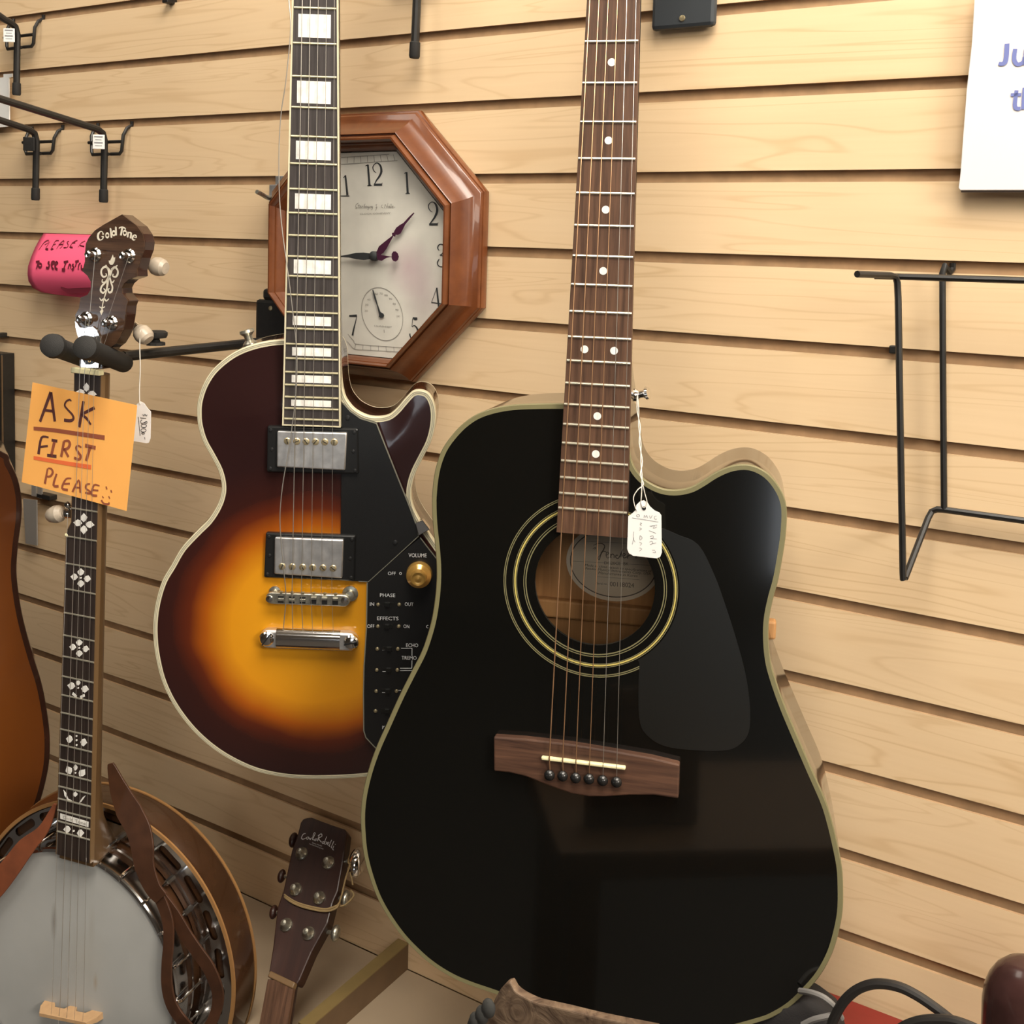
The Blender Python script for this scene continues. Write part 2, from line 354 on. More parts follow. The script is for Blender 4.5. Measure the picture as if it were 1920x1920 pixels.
def domed(outline, step, hf, holes=()):
    """triangulated face inside an outline, height hf(point, distance to edge)"""
    P = ccw(outline); pts = list(P); edges = [(i, (i + 1) % len(P)) for i in range(len(P))]
    for h in holes:
        k = len(pts); pts += [V(q) for q in h]; edges += [(k + i, k + (i + 1) % len(h)) for i in range(len(h))]
    xs = [p.x for p in P]; ys = [p.y for p in P]; y = min(ys) + step / 2; row = 0
    while y < max(ys):
        x = min(xs) + step * (0.5 if row % 2 else 0.0)
        while x < max(xs):
            q = V((x, y))
            if inside(q, P) and pdist(q, P) > step * 0.45 and all(not inside(q, h) and pdist(q, h) > step * 0.45 for h in holes): pts.append(q)
            x += step
        y += step * 0.87; row += 1
    r = delaunay_2d_cdt(pts, edges, [], 0, 1e-7); vs_, fs = r[0], r[2]; F = []
    for f in fs:
        c = sum((vs_[i] for i in f), V((0, 0))) / len(f)
        if inside(c, P) and not any(inside(c, h) for h in holes): F.append(tuple(f))
    return [(q.x, q.y, hf(q, pdist(q, P))) for q in vs_], F
# ------------------------------------------------------------------ lettering
_font = {}
def glyph_mesh(s):
    if s in _font: return _font[s]
    cu = bpy.data.curves.new('t', 'FONT'); cu.body = s; cu.size = 1.0; cu.resolution_u = 3
    o = bpy.data.objects.new('t', cu); COL.objects.link(o)
    dg = bpy.context.evaluated_depsgraph_get(); dg.update(); me = bpy.data.meshes.new_from_object(o.evaluated_get(dg))
    r = ([(v.co.x, v.co.y) for v in me.vertices], [tuple(p.vertices) for p in me.polygons])
    bpy.data.objects.remove(o); bpy.data.curves.remove(cu); bpy.data.meshes.remove(me); _font[s] = r; return r
def text(mb, s, pxf, p0, p1, cap, z, shear=0.0, up=None):
    """print s between two photo points of a plane; cap = capital height in photo pixels"""
    vs_, fs = glyph_mesh(s); H = max(q[1] for q in glyph_mesh('H')[0]); x0 = min(q[0] for q in vs_); x1 = max(q[0] for q in vs_)
    a = pxf(*p0, z); b = pxf(*p1, z)
    u = (pxf(p0[0] + up[0], p0[1] + up[1], z) if up else pxf(p0[0], p0[1] - cap, z)) - a
    mb.add([a + (b - a) * ((q[0] - x0) / (x1 - x0)) + (u + (b - a).normalized() * (shear * u.length)) * (q[1] / H) for q in vs_], fs)
def strokes(mb, pxf, L, wpx, z, tr=lambda x, y: (x, y), n=5, sm=True, nrm=(0, 0, 1)):
    """hand strokes: polylines in photo points; wpx is the pen width in photo pixels, or per-stroke lists"""
    for s in L:
        w = wpx
        if isinstance(s, tuple): s, w = s
        P = [V((*tr(*q), 0)) for q in s]
        if sm and len(P) > 2: P = catmull(P, n)
        k = pxf(P[0].x + 1, P[0].y, z) - pxf(P[0].x, P[0].y, z); k = k.length
        Q = [pxf(p.x, p.y, z) for p in P]
        if isinstance(w, (list, tuple)):
            m = len(w) - 1; w = [k * (w[min(int(i / (len(Q) - 1) * m), m - 1)] * (1 - (i / (len(Q) - 1) * m - min(int(i / (len(Q) - 1) * m), m - 1))) + w[min(int(i / (len(Q) - 1) * m), m - 1) + 1] * (i / (len(Q) - 1) * m - min(int(i / (len(Q) - 1) * m), m - 1))) for i in range(len(Q))]
        else: w = w * k
        mb.strip(Q, w, nrm)
def ell(cx, cy, rx, ry, a0=0, a1=360, n=20):
    return [(cx + rx * math.cos(math.radians(a0 + (a1 - a0) * i / n)), cy + ry * math.sin(math.radians(a0 + (a1 - a0) * i / n))) for i in range(n + 1)]
# ================================================================== the setting
def structure(o): o['kind'] = 'structure'; return o
PIT, GR = 0.0762, 0.0105
mb = MB(); X0, X1 = -3.6, 4.55
prof = []                                           # (y, z) down the wall: slat faces with undercut T grooves
ZT = 15 * PIT
prof.append((0.0, ZT)); k = -15
zs = [-i * PIT for i in range(-15, 25)]
mats_seg = []
for z in zs[1:]:
    prof += [(0.0, z), (0.0028, z), (0.0028, z + 0.004), (0.0052, z + 0.004), (0.0052, z - GR - 0.004), (0.0028, z - GR - 0.004), (0.0028, z - GR), (0.0, z - GR)]
prof.append((0.0, prof[-1][1] - 0.03))
vs_ = [(X0, y, z) for y, z in prof] + [(X1, y, z) for y, z in prof]; n = len(prof)
for i in range(n - 1):
    mb.cm = 0 if prof[i][0] == 0 and prof[i + 1][0] == 0 else 1
    mb.add([vs_[i], vs_[i + 1], vs_[n + i + 1], vs_[n + i]], [(0, 1, 2, 3)])
mb.cm = 1; zb = prof[-1][1]
mb.box(((X0 + X1) / 2, 0.0125, (ZT + zb) / 2), (X1 - X0, 0.012, ZT - zb))
structure(mb.build('wall_back', ['maple', 'groove'], smooth=0))
FZ = -1.86
def slab(name, c, d, m): b = MB(); b.box(c, d); return structure(b.build(name, m, smooth=0))
slab('floor', (0.5, -2.5, FZ - 0.05), (8.3, 5.1, 0.1), 'floor')
slab('ceiling', (0.5, -2.5, 1.45), (8.3, 5.1, 0.1), 'ceil')
slab('wall_left', (-3.65, -2.5, -0.2), (0.1, 5.1, 3.4), 'wallpaint')
slab('wall_right', (4.65, -2.5, -0.2), (0.1, 5.1, 3.4), 'walllight')
def glow_panel(name, c, d, strength):  # added glowing panel out of view, for reflections in polished metal
    m, nt, b = principled(name + '_glow'); b.inputs['Emission Color'].default_value = (0.86, 0.93, 1.0, 1); b.inputs['Emission Strength'].default_value = strength; setp(b, (.5, .5, .5), .2)
    MT[name] = m; q = MB(); q.box(c, d); structure(q.build(name, name, smooth=0))
glow_panel('glow_panel_1', (-3.395, -4.985, -.885), (.41, .03, .51), 5.0)  # added glow, sized to whiten the banjo's truss rod cover
glow_panel('glow_panel_2', (2.35, -4.985, -1.25), (1.5, .03, .8), 1.6)  # added glow to brighten the pickup covers and tailpiece
slab('wall_front', (0.5, -5.05, -0.2), (8.3, 0.1, 3.4), 'wallpaint')
# ------------------------------------------------------------------ instrument builders
def outline(fr, pix, z, n=5, closed=True):
    return ccw([V(q[:2]) for q in catmull([fr.px(u, v, z).xy.to_3d() for u, v in pix], n, closed)])
def body_shell(root, P, zf, depth, bw, bh, m_side, m_bind, back_bind=None, inset_back=0.0):
    """sides and back, plus the binding round the front edge"""
    n = len(P); b = MB()
    zb = zf - depth; Q = offset(P, 0.004)
    rings = [[(p.x, p.y, z) for p in pp] for pp, z in ((P, zf - bh), (P, zb + 0.004), (offset(P, 0.0012), zb + 0.0012), (Q, zb))]
    b.loft(rings, True, False); b.add([(p.x, p.y, zb) for p in Q], [tuple(range(n - 1, -1, -1))])
    b.build('body', m_side, root, smooth=40)
    I = offset(P, bw); d = MB(); O2 = offset(P, 0.0007)
    d.loft([[(p.x, p.y, z) for p in pp] for pp, z in ((P, zf - bh), (P, zf - 0.0008), (O2, zf), (I, zf), (I, zf - bh))], True, False)
    d.build('binding', m_bind, root, smooth=40)
    if back_bind:
        e = MB(); e.loft([[(p.x, p.y, z) for p in pp] for pp, z in ((offset(P, -0.0003), zb + 0.0042), (offset(P, -0.0003), zb + 0.0062))], True, False)
        e.build('back_binding', back_bind, root, smooth=40)
    return I
def neck_part(root, y0, y1, w0, w1, zt, d0, d1, mat, heel=None):
    rings = []; K = 14
    for t in [i / 10 for i in range(11)]:
        y = y0 + (y1 - y0) * t; w = (w0 + (w1 - w0) * t) / 2; d = d0 + (d1 - d0) * t
        if heel and t > heel[0]: q = (t - heel[0]) / (1 - heel[0]); d += (heel[1] - d) * q ** 2.2
        rings.append([(-w * math.cos(math.pi * k / K) , y, zt - d * math.sin(math.pi * k / K) ** 0.8) for k in range(K + 1)])
    return MB().loft(rings, True, True).build('neck', mat, root, smooth=50)
def fretboard_part(root, L, yend, wn, wt, nfr, y_of, mat, m_fret, thick=0.006, edge=None, f0=1, fret_in=0.0005):
    wat = lambda y: (wn + (wt - wn) * (-y) / (L / 2)) / 2
    b = MB(); w0, w1 = wat(0), wat(yend)
    b.hexa([(-w0, 0, -thick), (-w1, yend, -thick), (w1, yend, -thick), (w0, 0, -thick), (-w0, 0, 0), (-w1, yend, 0), (w1, yend, 0), (w0, 0, 0)])
    fb = b.build('fretboard', mat, root, smooth=0)
    if edge:
        e = MB()
        for s in (-1, 1):
            e.hexa([(s * w0, 0, -thick), (s * (w0 - .0015), 0, -thick), (s * (w1 - .0015), yend, -thick), (s * w1, yend, -thick), (s * w0, 0, 0.0002), (s * (w0 - .0015), 0, 0.0002), (s * (w1 - .0015), yend, 0.0002), (s * w1, yend, 0.0002)])
        e.box((0, yend + 0.0007, -thick / 2), (2 * w1 - .003, 0.0014, thick + 0.0004))
        e.build('fretboard_binding', edge, fb, smooth=0)
    for k in range(f0, nfr + 1):
        y = y_of(k); w = wat(y) - (0.0015 if edge else 0) - fret_in
        f = MB(); f.tube([(-w, y, 0.0001), (w, y, 0.0001)], 0.00115, 8); f.build('fret', m_fret, fb)
    return fb, wat
def strings(root, pts, radii, mats):
    for p, r, m in zip(pts, radii, mats): MB().tube(p, r, 6).build('string', m, root)
def button(mb, c, ax, s=1.0): mb.lathe(c, ax, [(0, 0), (0.0065 * s, 0), (0.0065 * s, 0.002 * s), (0.0035 * s, 0.005 * s), (0.0038 * s, 0.009 * s), (0.0068 * s, 0.012 * s), (0.0060 * s, 0.0145 * s), (0, 0.015 * s)], 18)
# ================================================================== black acoustic guitar
LB = 0.643
gb = thing('acoustic_guitar', 'glossy black cutaway acoustic guitar hanging in front, white price tag on its cord', 'guitar', FB)
zf = -0.0075
bl = [(1060,757),(1015,757),(965,759),(927.5,765),(895,776),(870,792.5),(850,812.5),(832,837),(821,862),(814,890),(810.5,920),(809.5,945),(811,982),(815,1020),(818,1057),(818,1090),(815,1125),(809,1162),(800,1195),(789,1225),(770,1262),(747.5,1307),(725,1357),(705,1402),(690,1445),(680,1487),(676,1525),(677,1562),(681,1600),(690,1637),(705,1680),(725,1717),(751,1754),(777,1782),(805,1807),(840,1830),(877,1847),(932,1866),(980,1884),(1040,1906),(1110,1925),(1190,1939),(1270,1945),(1350,1936),(1425,1917),(1455,1905),(1485,1886),(1515,1857),(1540,1827),(1560,1790),(1572,1752),(1580,1710),(1581,1665),(1579,1627),(1572,1590),(1562,1547),(1550,1507),(1532,1465),(1520,1438),(1495,1380),(1472,1325),(1455,1277),(1445,1240),(1441,1197),(1442.5,1160),(1450,1122),(1460,1085),(1469,1035),(1474,997),(1475.5,958),(1470.6,932.7),(1459,910),(1441,889),(1418,875.5),(1395,871),(1367.5,875),(1340,887),(1315,903),(1294,914),(1269,919),(1244,917),(1221,907.5),(1202.5,894),(1188,874),(1181,850),(1178,820),(1174,792),(1160,772),(1120,760)]
PB = outline(FB, bl, zf, 4)
hc = FB.px(1115, 1097, zf); hl = FB.px(1003, 1092, zf); hr = FB.px(1228, 1104, zf); hc = (hl + hr) / 2; HR = (hr - hl).length / 2
hole = [V((hc.x + HR * math.cos(a), hc.y + HR * math.sin(a))) for a in [2 * math.pi * i / 72 for i in range(72)]]
IB = body_shell(gb, PB, zf, 0.102, 0.0042, 0.0045, 'black', 'olive', None)
vv, ff = domed(IB, 0.02, lambda q, d: zf + 0.0001, [hole])
top = MB(); top.add(vv, ff); top.loft([[(p.x, p.y, z) for p in hole] for z in (zf + 0.0001, zf - 0.003)], True, False); top.build('soundboard', 'black', gb, smooth=30)
inn = MB(); zi = zf - 0.098; Qi = offset(PB, 0.006); inn.add([(p.x, p.y, zi) for p in Qi], [tuple(range(len(Qi)))]); inn.loft([[(p.x, p.y, z) for p in Qi] for z in (zi, zf - 0.004)], True, False)
back = inn.build('inside_back', 'tan_wood', gb, smooth=30)
br = MB(); yb = FB.px(1100, 1147, zi + .01).y
br.box((0, yb, zi + 0.006), (0.30, 0.016, 0.012)); br.build('brace', 'tan_wood', back, smooth=0, bevel=0.002)
lc = FB.px(1150, 1056, zi); rx = (lc - FB.px(1062, 1050, zi)).length; ry = (lc - FB.px(1156, 1127, zi)).length
def disc(c, rx, ry, n=64): return [V((c.x + rx * math.cos(2 * math.pi * i / n), c.y + ry * math.sin(2 * math.pi * i / n))) for i in range(n)]
lab = MB(); lab.prism(disc(lc, rx, ry), zi + 0.0002, zi + 0.0005); lab.build('maker_label', 'labelrim', back, smooth=0)
li = MB(); li.prism(disc(lc, rx * 0.91, ry * 0.885), zi + 0.0005, zi + 0.00075); li.build('label_field', 'label', back, smooth=0)
lp_ = lambda u, v, z: FB.px(u, v, z)
tx = MB(); zl = zi + 0.0009
o_ = MB(); dd = disc(lc, rx * 0.91, ry * 0.885); o_.strip([(p.x, p.y, zl) for p in dd + dd[:1]], 0.0009)
T6 = lambda x, y: (1020 + x / 8, 960 + y / 8)
strokes(o_, lp_, [([(730,560),(750,540),(775,535),(770,555),(745,555)],[.6,1,1.2,1,.6]), ([(740,500),(800,475),(870,475),(910,510),(890,570),(850,640),(830,715),(810,690),(835,650)],[.7,1.2,1.6,1.8,2.2,2.2,1.6,1,.7]), ([(850,605),(900,590),(950,610)],[1,1.4,1]),
  ([(935,650),(970,620),(955,600),(930,640),(950,690),(1000,670)],1.2), ([(1000,630),(1005,690)],1.6), ([(1005,650),(1030,630),(1050,650),(1050,690)],1.5), ([(1110,650),(1080,650),(1080,685),(1120,690),(1180,560)],1.5), ([(1180,560),(1150,680)],1.6), ([(1190,660),(1220,640),(1200,620),(1180,650),(1200,690),(1250,670)],1.4), ([(1260,640),(1255,700)],1.5), ([(1258,665),(1300,645),(1330,660)],1.4), ([(1370,675),(1385,665),(1395,685),(1375,690),(1370,675)],1.2)], 1.4, zl, T6)
text(tx, 'DG20CE  BK', lp_, T6(905, 785), T6(1270, 800), 5.5, zl)
for s, a, b_, c in (('Made in close liaison to specifications of', (612, 812), (1610, 905), 4.6), ('Fender Musical Instruments Corp. USA', (620, 862), (1600, 945), 4.6), ('Manufactured in Korea', (815, 928), (1400, 978), 4.8)): text(tx, s, lp_, T6(*a), T6(*b_), c, zl, 0.25)
text(tx, 'Serial no.', lp_, T6(790, 1085), T6(950, 1095), 4, zl); text(tx, '00118024', lp_, T6(990, 1112), T6(1350, 1135), 8.5, zl)
strokes(o_, lp_, [[(420,735),(1600,800)],[(800,970),(1430,1015)],[(640,440),(1250,470)]], 0.5, zl, T6, sm=False)
o_.add(tx.v, tx.f); o_.build('label_print', 'labelink', back, smooth=0)
# rosette
rs = [(HR + .0075, .0009, 'olive'), (HR + .0093, .0006, 'olive'), (HR + .0153, .0005, 'olive'), (HR + .0166, .0012, 'yellow'), (HR + .0181, .0005, 'olive')]
ros = {}
for r, w, m in rs: ros.setdefault(m, MB()).ring(hc, r - w / 2, r + w / 2, zf + .0001, zf + .0004, 128)
a0 = math.atan2(*(FB.px(1052, 930, zf) - hc).yx); a1 = math.atan2(*(FB.px(1199, 1250, zf) - hc).yx) + 2 * math.pi
for r, w in ((HR + .0245, .0007), (HR + .0259, .0007)): ros['olive'].ring(hc, r - w / 2, r + w / 2, zf + .0001, zf + .0004, 120, a0, a1)
ros['olive'].build('rosette', 'olive', gb, smooth=0); ros['yellow'].build('rosette', 'yellow', gb, smooth=0)
pg = [(1242,990),(1272,1003),(1310,1022),(1340,1080),(1360,1135),(1380,1197),(1397,1260),(1406,1322),(1404,1372),(1385,1397),(1355,1407),(1285,1405),(1242,1397),(1215,1380),(1200,1355),(1197,1300),(1199,1243)]
pgp = [FB.px(u, v, zf).xy for u, v in pg]; pgp = [p for p in catmull([p.to_3d() for p in pgp], 4)]
ra = HR + .0196; b0 = math.atan2(pgp[-1].y - hc.y, pgp[-1].x - hc.x); b1 = math.atan2(pgp[0].y - hc.y, pgp[0].x - hc.x)
pgp = [V(p.xy) for p in pgp] + [V((hc.x + ra * math.cos(b0 + (b1 - b0) * i / 24), hc.y + ra * math.sin(b0 + (b1 - b0) * i / 24))) for i in range(25)]
MB().prism(pgp, zf + .0001, zf + .00045).build('pickguard', 'film', gb, smooth=0)
# neck, fretboard
yB = lambda n: -LB * (1 - 2 ** (-n / 12))
neck_part(gb, 0, -0.357, 0.0415, 0.0525, -0.006, 0.0145, 0.017, 'black')
rings = []
for t in [i / 14 for i in range(15)]:
    y = -.285 - .0725 * t; d = .018 + .080 * t ** 2.0; w = .0225 + .0015 * t
    rings.append([(w * c, y, -.008 - d * q) for c, q in ((-1, 0), (-1, .5), (-.96, .85), (-.8, .96), (-.4, 1), (.4, 1), (.8, .96), (.96, .85), (1, .5), (1, 0))])
MB().loft(rings).build('neck_heel', 'black', gb, smooth=50)
fbB, wB = fretboard_part(gb, LB, -0.4605, 0.0400, 0.0518, 20, yB, 'rose', 'fret', f0=1)
for k in (3, 5, 7, 9, 15, 17):
    y = (yB(k) + yB(k - 1)) / 2; MB().lathe((0.0008, y, -0.0005), (0, 0, 1), [(0, 0), (.0031, 0), (.0031, .0008), (0, .0008)], 20).build('inlay_dot', 'dot', fbB)
for s in (-1, 1): MB().lathe((0.0002 + s * 0.0118, (yB(12) + yB(11)) / 2, -0.0005), (0, 0, 1), [(0, 0), (.0031, 0), (.0031, .0008), (0, .0008)], 20).build('inlay_dot', 'dot', fbB)
hd = MB(); hd.prism([(-.021, 0.002), (-.036, .03), (-.037, .165), (-.02, .185), (.02, .185), (.037, .165), (.036, .03), (.021, 0.002)], -0.022, -0.006); hd.build('headstock', 'black', gb, bevel=0.001)
MB().box((0, 0.003, 0), (.043, .006, .006)).build('nut', 'bone', gb, smooth=0)
# bridge
zb_ = zf + 0.0085; bp = [(925.5,1382),(985,1386),(1070,1396),(1150,1409),(1220,1421),(1274,1434),(1272,1498),(1225,1491),(1180,1491),(1135,1494),(1105,1494),(1070,1488),(1030,1474),(985,1456),(955,1449),(926,1446)]
BP = [FB.px(u, v, zb_).xy for u, v in bp]
brg = MB(); brg.prism(BP, zf, zb_); brg = brg.build('bridge', 'rosebridge', gb, smooth=0, bevel=0.0012)
sa, sb = FB.px(1015, 1421, zb_ + .002), FB.px(1173, 1440, zb_ + .002); ds = (sb - sa).normalized(); nn_ = V((-ds.y, ds.x, 0))
MB().box((sa + sb) / 2 - V((0, 0, .0005)), ((sb - sa).length, .0030, .004), ds, nn_).build('saddle', 'bone', brg, bevel=0.001)
pins = [(1030.5,1453),(1055,1454.5),(1079.5,1458),(1104.5,1460),(1130,1463),(1156,1466)]
sadx = [(1030,1421),(1055,1424),(1080,1427),(1105.5,1430.5),(1131,1433.5),(1156.5,1436.5)]
mt = ['bronze'] * 4 + ['steel'] * 2; rr = [.00054, .00048, .00042, .00036, .00026, .00022]
for i in range(6):
    c = FB.px(*pins[i], zb_ + .002)
    MB().lathe(c - V((0, 0, .003)), (0, 0, 1), [(0, 0), (.0022, 0), (.0022, .002), (.0042, .0025), (.0044, .0042), (.0032, .0062), (.0012, .0072), (0, .0073)], 16).build('bridge_pin', 'blackplastic', brg)
    s = FB.px(*sadx[i], zb_ + .0042); MB().tube([(-.0175 + .007 * i, .002, .0032), s, c + V((0, .003, -.001))], rr[i], 6).build('string', mt[i], gb)
sbm = MB(); zq = min([-.001 * k for k in range(10, 110)], key=lambda z: abs(FB.px(1191, 741, z).x - .0235)); sp = FB.px(1191, 741, zq); button(sbm, sp, (1, .25, .25), 0.85); sbm.build('strap_button', 'chrome', gb)
# price tag hanging from the button
pt = thing('price_tag', 'white price tag on a twisted thread hanging from the black guitar', 'tag', FB)
zt = 0.012
tg = [(1178,968),(1186,962),(1192,956),(1193,947),(1200,940),(1207,938),(1214,942),(1219,950),(1227,957),(1236,961),(1240,966),(1241,1036),(1238,1044),(1231,1047),(1187,1042),(1179,1037),(1176,1029)]
MB().prism([FB.px(u, v, zt).xy for u, v in tg], zt - .0004, zt).build('card', 'paper', pt, smooth=0)
MB().lathe(FB.px(1207.5, 953, zt) - V((0, 0, .0002)), (0, 0, 1), [(0, 0), (.0016, 0), (.0016, .0005), (0, .0005)], 14).build('punched_hole', 'dkscrew', pt)
wr = MB(); T5 = lambda x, y: (900 + x / 4.8, 900 + y / 4.8)
strokes(wr, FB.px, [[(1410,315),(1415,330),(1435,328),(1432,310),(1412,312)],[(1475,340),(1480,318),(1490,335),(1500,318),(1508,342)],[(1525,320),(1535,345),(1550,318)],[(1590,325),(1570,330),(1575,352),(1592,350)],
  [(1370,340),(1480,357),(1605,378)], [(1535,420),(1570,410),(1560,435),(1590,422)],[(1525,415),(1595,405)],[(1520,455),(1585,480)],[(1530,510),(1555,500),(1560,520),(1535,525),(1590,530)],[(1525,560),(1545,550),(1555,570),(1530,580),(1585,565)],[(1550,630),(1575,630)],[(1555,650),(1580,655),(1575,640)],
  [(1440,385),(1455,390),(1440,400),(1455,410)],[(1435,430),(1455,440),(1435,450)],[(1440,500),(1460,520),(1440,540),(1440,500)],[(1435,560),(1455,570),(1440,590)],[(1435,610),(1455,620),(1435,640)],[(1385,465),(1380,520),(1395,560)],[(1370,580),(1385,520)]], 0.75, zt + .0002, T5)
wr.build('handwriting', 'pencil', pt, smooth=0)
th = MB()
for off in (-1.6, 1.6):
    P_ = [(1195, 738), (1196 + off, 770), (1199 - off, 800), (1200 + off, 830), (1203 - off, 865), (1202 + off, 890), (1205 - off, 908)]
    P_ += [(1196, 918), (1188, 932), (1190, 948), (1194, 957)] if off < 0 else [(1203, 925), (1202, 942), (1206, 952)]
    Z_ = [-.036, -.03, -.022, -.014, -.006, .002, .006] + [.011, .0125, .013, .0125, .012]
    th.tube(catmull([FB.px(u, v, Z_[i]) for i, (u, v) in enumerate(P_)], 4), .00042, 5)
th.tube(catmull([FB.px(u, v, .0125) for u, v in ((1205, 908), (1209, 925), (1213, 942), (1208, 952))], 4), .0004, 5)
th.build('thread', 'thread', pt)
# ================================================================== sunburst electric guitar
LL = 0.628
ge = thing('electric_guitar', 'sunburst single cutaway electric guitar with cream binding and black control panel', 'guitar', FL)
ze = -0.0135; zt_ = -0.0085                        # rim of the top, crown of the carved top
el = [(536,637),(502.5,640),(470,647.5),(440,660),(415,677.5),(395,697.5),(380,722.5),(371,750),(369,772),(371,797.5),(380,827.5),(395,855),(409,882.5),(415,907.5),(414,927.5),(406,950),(390,975),(367.5,997.5),(340,1027.5),(321,1060),(305,1087),(294,1120),(287.5,1157),(287,1195),(291,1230),(301,1272),(317.5,1310),(340,1345),(367.5,1377),(400,1405),(435,1427),(475,1445),(517,1455.5),(562,1460.5),(617,1461),(685,1457),(740,1447),(790,1427),(835,1394),(872,1340),(893,1280),(899,1215),(889,1150),(864,1093),(835,1046),(800,995),(787.5,977),(776,955),(771,932.5),(772.5,910),(780,885),(795,855),(807.5,830),(815,802.5),(817,775),(812.5,752.5),(802.5,737.5),(787.5,732),(772.5,735),(757.5,750),(742.5,767.5),(727.5,779),(707.5,782.5),(687.5,780),(667.5,770),(655,757.5),(646,742),(641,718),(639,690),(637,662),(625,641),(590,636)]
PE = outline(FL, el, ze, 4)
bc = FL.px(592, 1172, ze); brx = (FL.px(354, 1172, ze) - bc).length; bry = (FL.px(592, 952, ze) - bc).length
MT['burst'] = burst('sunburst_lacquer', bc, brx, bry, [(0.0, (0.72, 0.34, 0.014)), (0.74, (0.66, 0.265, 0.010)), (0.95, (0.36, 0.085, 0.006)), (1.08, (0.105, 0.019, 0.007)), (1.22, (0.036, 0.010, 0.008)), (1.5, (0.024, 0.009, 0.009))])
IE = body_shell(ge, PE, ze, 0.050, 0.0048, 0.0075, 'mahog', 'cream', 'cream')
dome = lambda q, d: ze + 0.0002 + (zt_ - ze) * min(1, d / 0.055) ** 1.3 * (1 if d < .055 else 1)
vv, ff = domed(IE, 0.0075, dome)
MB().add(vv, ff).build('carved_top', 'burst', ge, smooth=80)
gl = MB()
for dd_, w in ((0.0016, .0005), (0.0030, .0005)):
    q = [V((p.x, p.y, ze + .00012)) for p in offset(PE, dd_)]; gl.strip(q + q[:1], w)
gl.build('purfling_line', 'creamgrey', ge, smooth=0)
neck_part(ge, 0, -0.3765, 0.0415, 0.0535, -0.0055, 0.0145, 0.019, 'mahog', (0.87, 0.050))
yE = lambda n: -LL * (1 - 2 ** (-n / 12))
fbE, wE = fretboard_part(ge, LL, -0.4585, 0.0400, 0.0512, 22, yE, 'ebony', 'fretold', thick=0.0062, edge='cream', f0=1)
for k in (1, 3, 5, 7, 9, 12, 15, 17, 19, 21):
    ya, yb2 = yE(k - 1), yE(k); h = (ya - yb2); hh = h * {1: .62, 3: .66, 5: .72, 7: .68, 9: .64, 12: .70, 15: .56, 17: .58, 19: .58, 21: .56}[k]; w = wE((ya + yb2) / 2) * 2
    MB().box((-0.0004, (ya + yb2) / 2, 0.0001), (w * 0.69, hh, .0004)).build('block_inlay', 'pearl', fbE, smooth=0)
hd = MB(); hd.prism([(-.021, 0.002), (-.030, .03), (-.038, .16), (-.02, .172), (.02, .172), (.038, .16), (.030, .03), (.021, 0.002)], -0.022, -0.006); hd.build('headstock', 'mahog', ge, bevel=0.001)
MB().box((0, 0.003, 0), (.043, .006, .006)).build('nut', 'bone', ge, smooth=0)
zp = -0.0080
def pol(L, z): return [FL.px(u, v, z).xy for u, v in L]
def line(mb, L, z, w, fr=FL, close=False):
    q = [fr.px(u, v, z) for u, v in L]; mb.strip(q + (q[:1] if close else []), w)
# pickguard and control panel
z_g = -0.0066
pgl = [(641,757),(646,760),(657,772),(676,785),(706,794),(722,835),(745,893),(766,945),(784,993),(785.5,1005),(738,1048),(690,1091),(660,1090),(637.5,1088),(638.5,1000),(640,890),(641,800)]
pge = MB().prism(pol(pgl, z_g), -.0125, z_g).build('pickguard', 'blackplastic', ge, smooth=0, bevel=0.0004)
e = MB(); line(e, [(645,757),(657,771),(676,784.5),(706,794),(722,835),(745,893),(766,945),(784,993),(785,1004)], z_g + .0002, .0013); e.build('pickguard_edge', 'creamgrey', pge, smooth=0)
e = MB(); line(e, [(785,1005),(738,1048),(690.5,1091),(672,1090)], z_g + .0002, .0007); e.build('pickguard_edge', 'creamgrey', pge, smooth=0)
for u, v in ((741, 1017), (652, 783)):
    MB().lathe(FL.px(u, v, z_g), (0, 0, 1), [(0, 0), (.0024, 0), (.0020, .0011), (0, .0014)], 16).build('screw', 'dkscrew', pge)
cpl = [(788,1008),(738,1050),(688.5,1093),(687,1180),(682.5,1250),(681.5,1300),(682,1370),(686,1383),(700,1398),(709,1407),(760,1412),(815,1375),(850,1310),(868,1240),(864,1160),(846,1095),(822,1052)]
cp = MB().prism(pol(cpl, z_g), -.0125, z_g).build('control_panel', 'blackplastic', ge, smooth=0, bevel=0.0004)
e = MB(); line(e, [(688.5,1093),(687,1180),(682.5,1250),(681.5,1300),(682,1370),(686,1383),(700,1398),(709,1407)], z_g + .0002, .0011); line(e, [(788,1008),(800,1024),(822,1052)], z_g + .0002, .0010); e.build('panel_edge', 'creamgrey', cp, smooth=0)
lt = MB(); zl = z_g + .00025
for s, a, b_, c in (('VOLUME', (766,1044.5), (800,1045), 7), ('OFF', (727.5,1078), (742,1078.3), 6), ('PHASE', (712.5,1119), (741,1119.5), 6.5), ('IN', (693.5,1136), (701.5,1136), 6.5), ('OUT', (759,1136), (775,1136.5), 6.5), ('EFFECTS', (707,1162.5), (747,1163), 6.5), ('OFF', (688.5,1177.5), (702,1177.5), 6.5), ('ON', (756.5,1177.5), (767.5,1178), 6.5), ('ECHO', (761.5,1213), (784,1213.3), 6.5), ('TREMO', (753,1236.5), (781,1237), 6.5)):
    text(lt, s, FL.px, a, b_, c, zl)
for L in ([(752,1215.5),(772.5,1215.5)], [(772.5,1215.5),(772.5,1229.5)], [(772.5,1238.5),(772,1253)], [(750,1253),(772,1253)], [(750,1257.2),(776,1257.2)], [(717,1219.3),(723,1219.3)], [(717,1259.3),(723,1259.3)], [(716.5,1298.5),(722,1298.5)], [(747,1294.5),(752,1294.5)]): line(lt, L, zl, .0006)
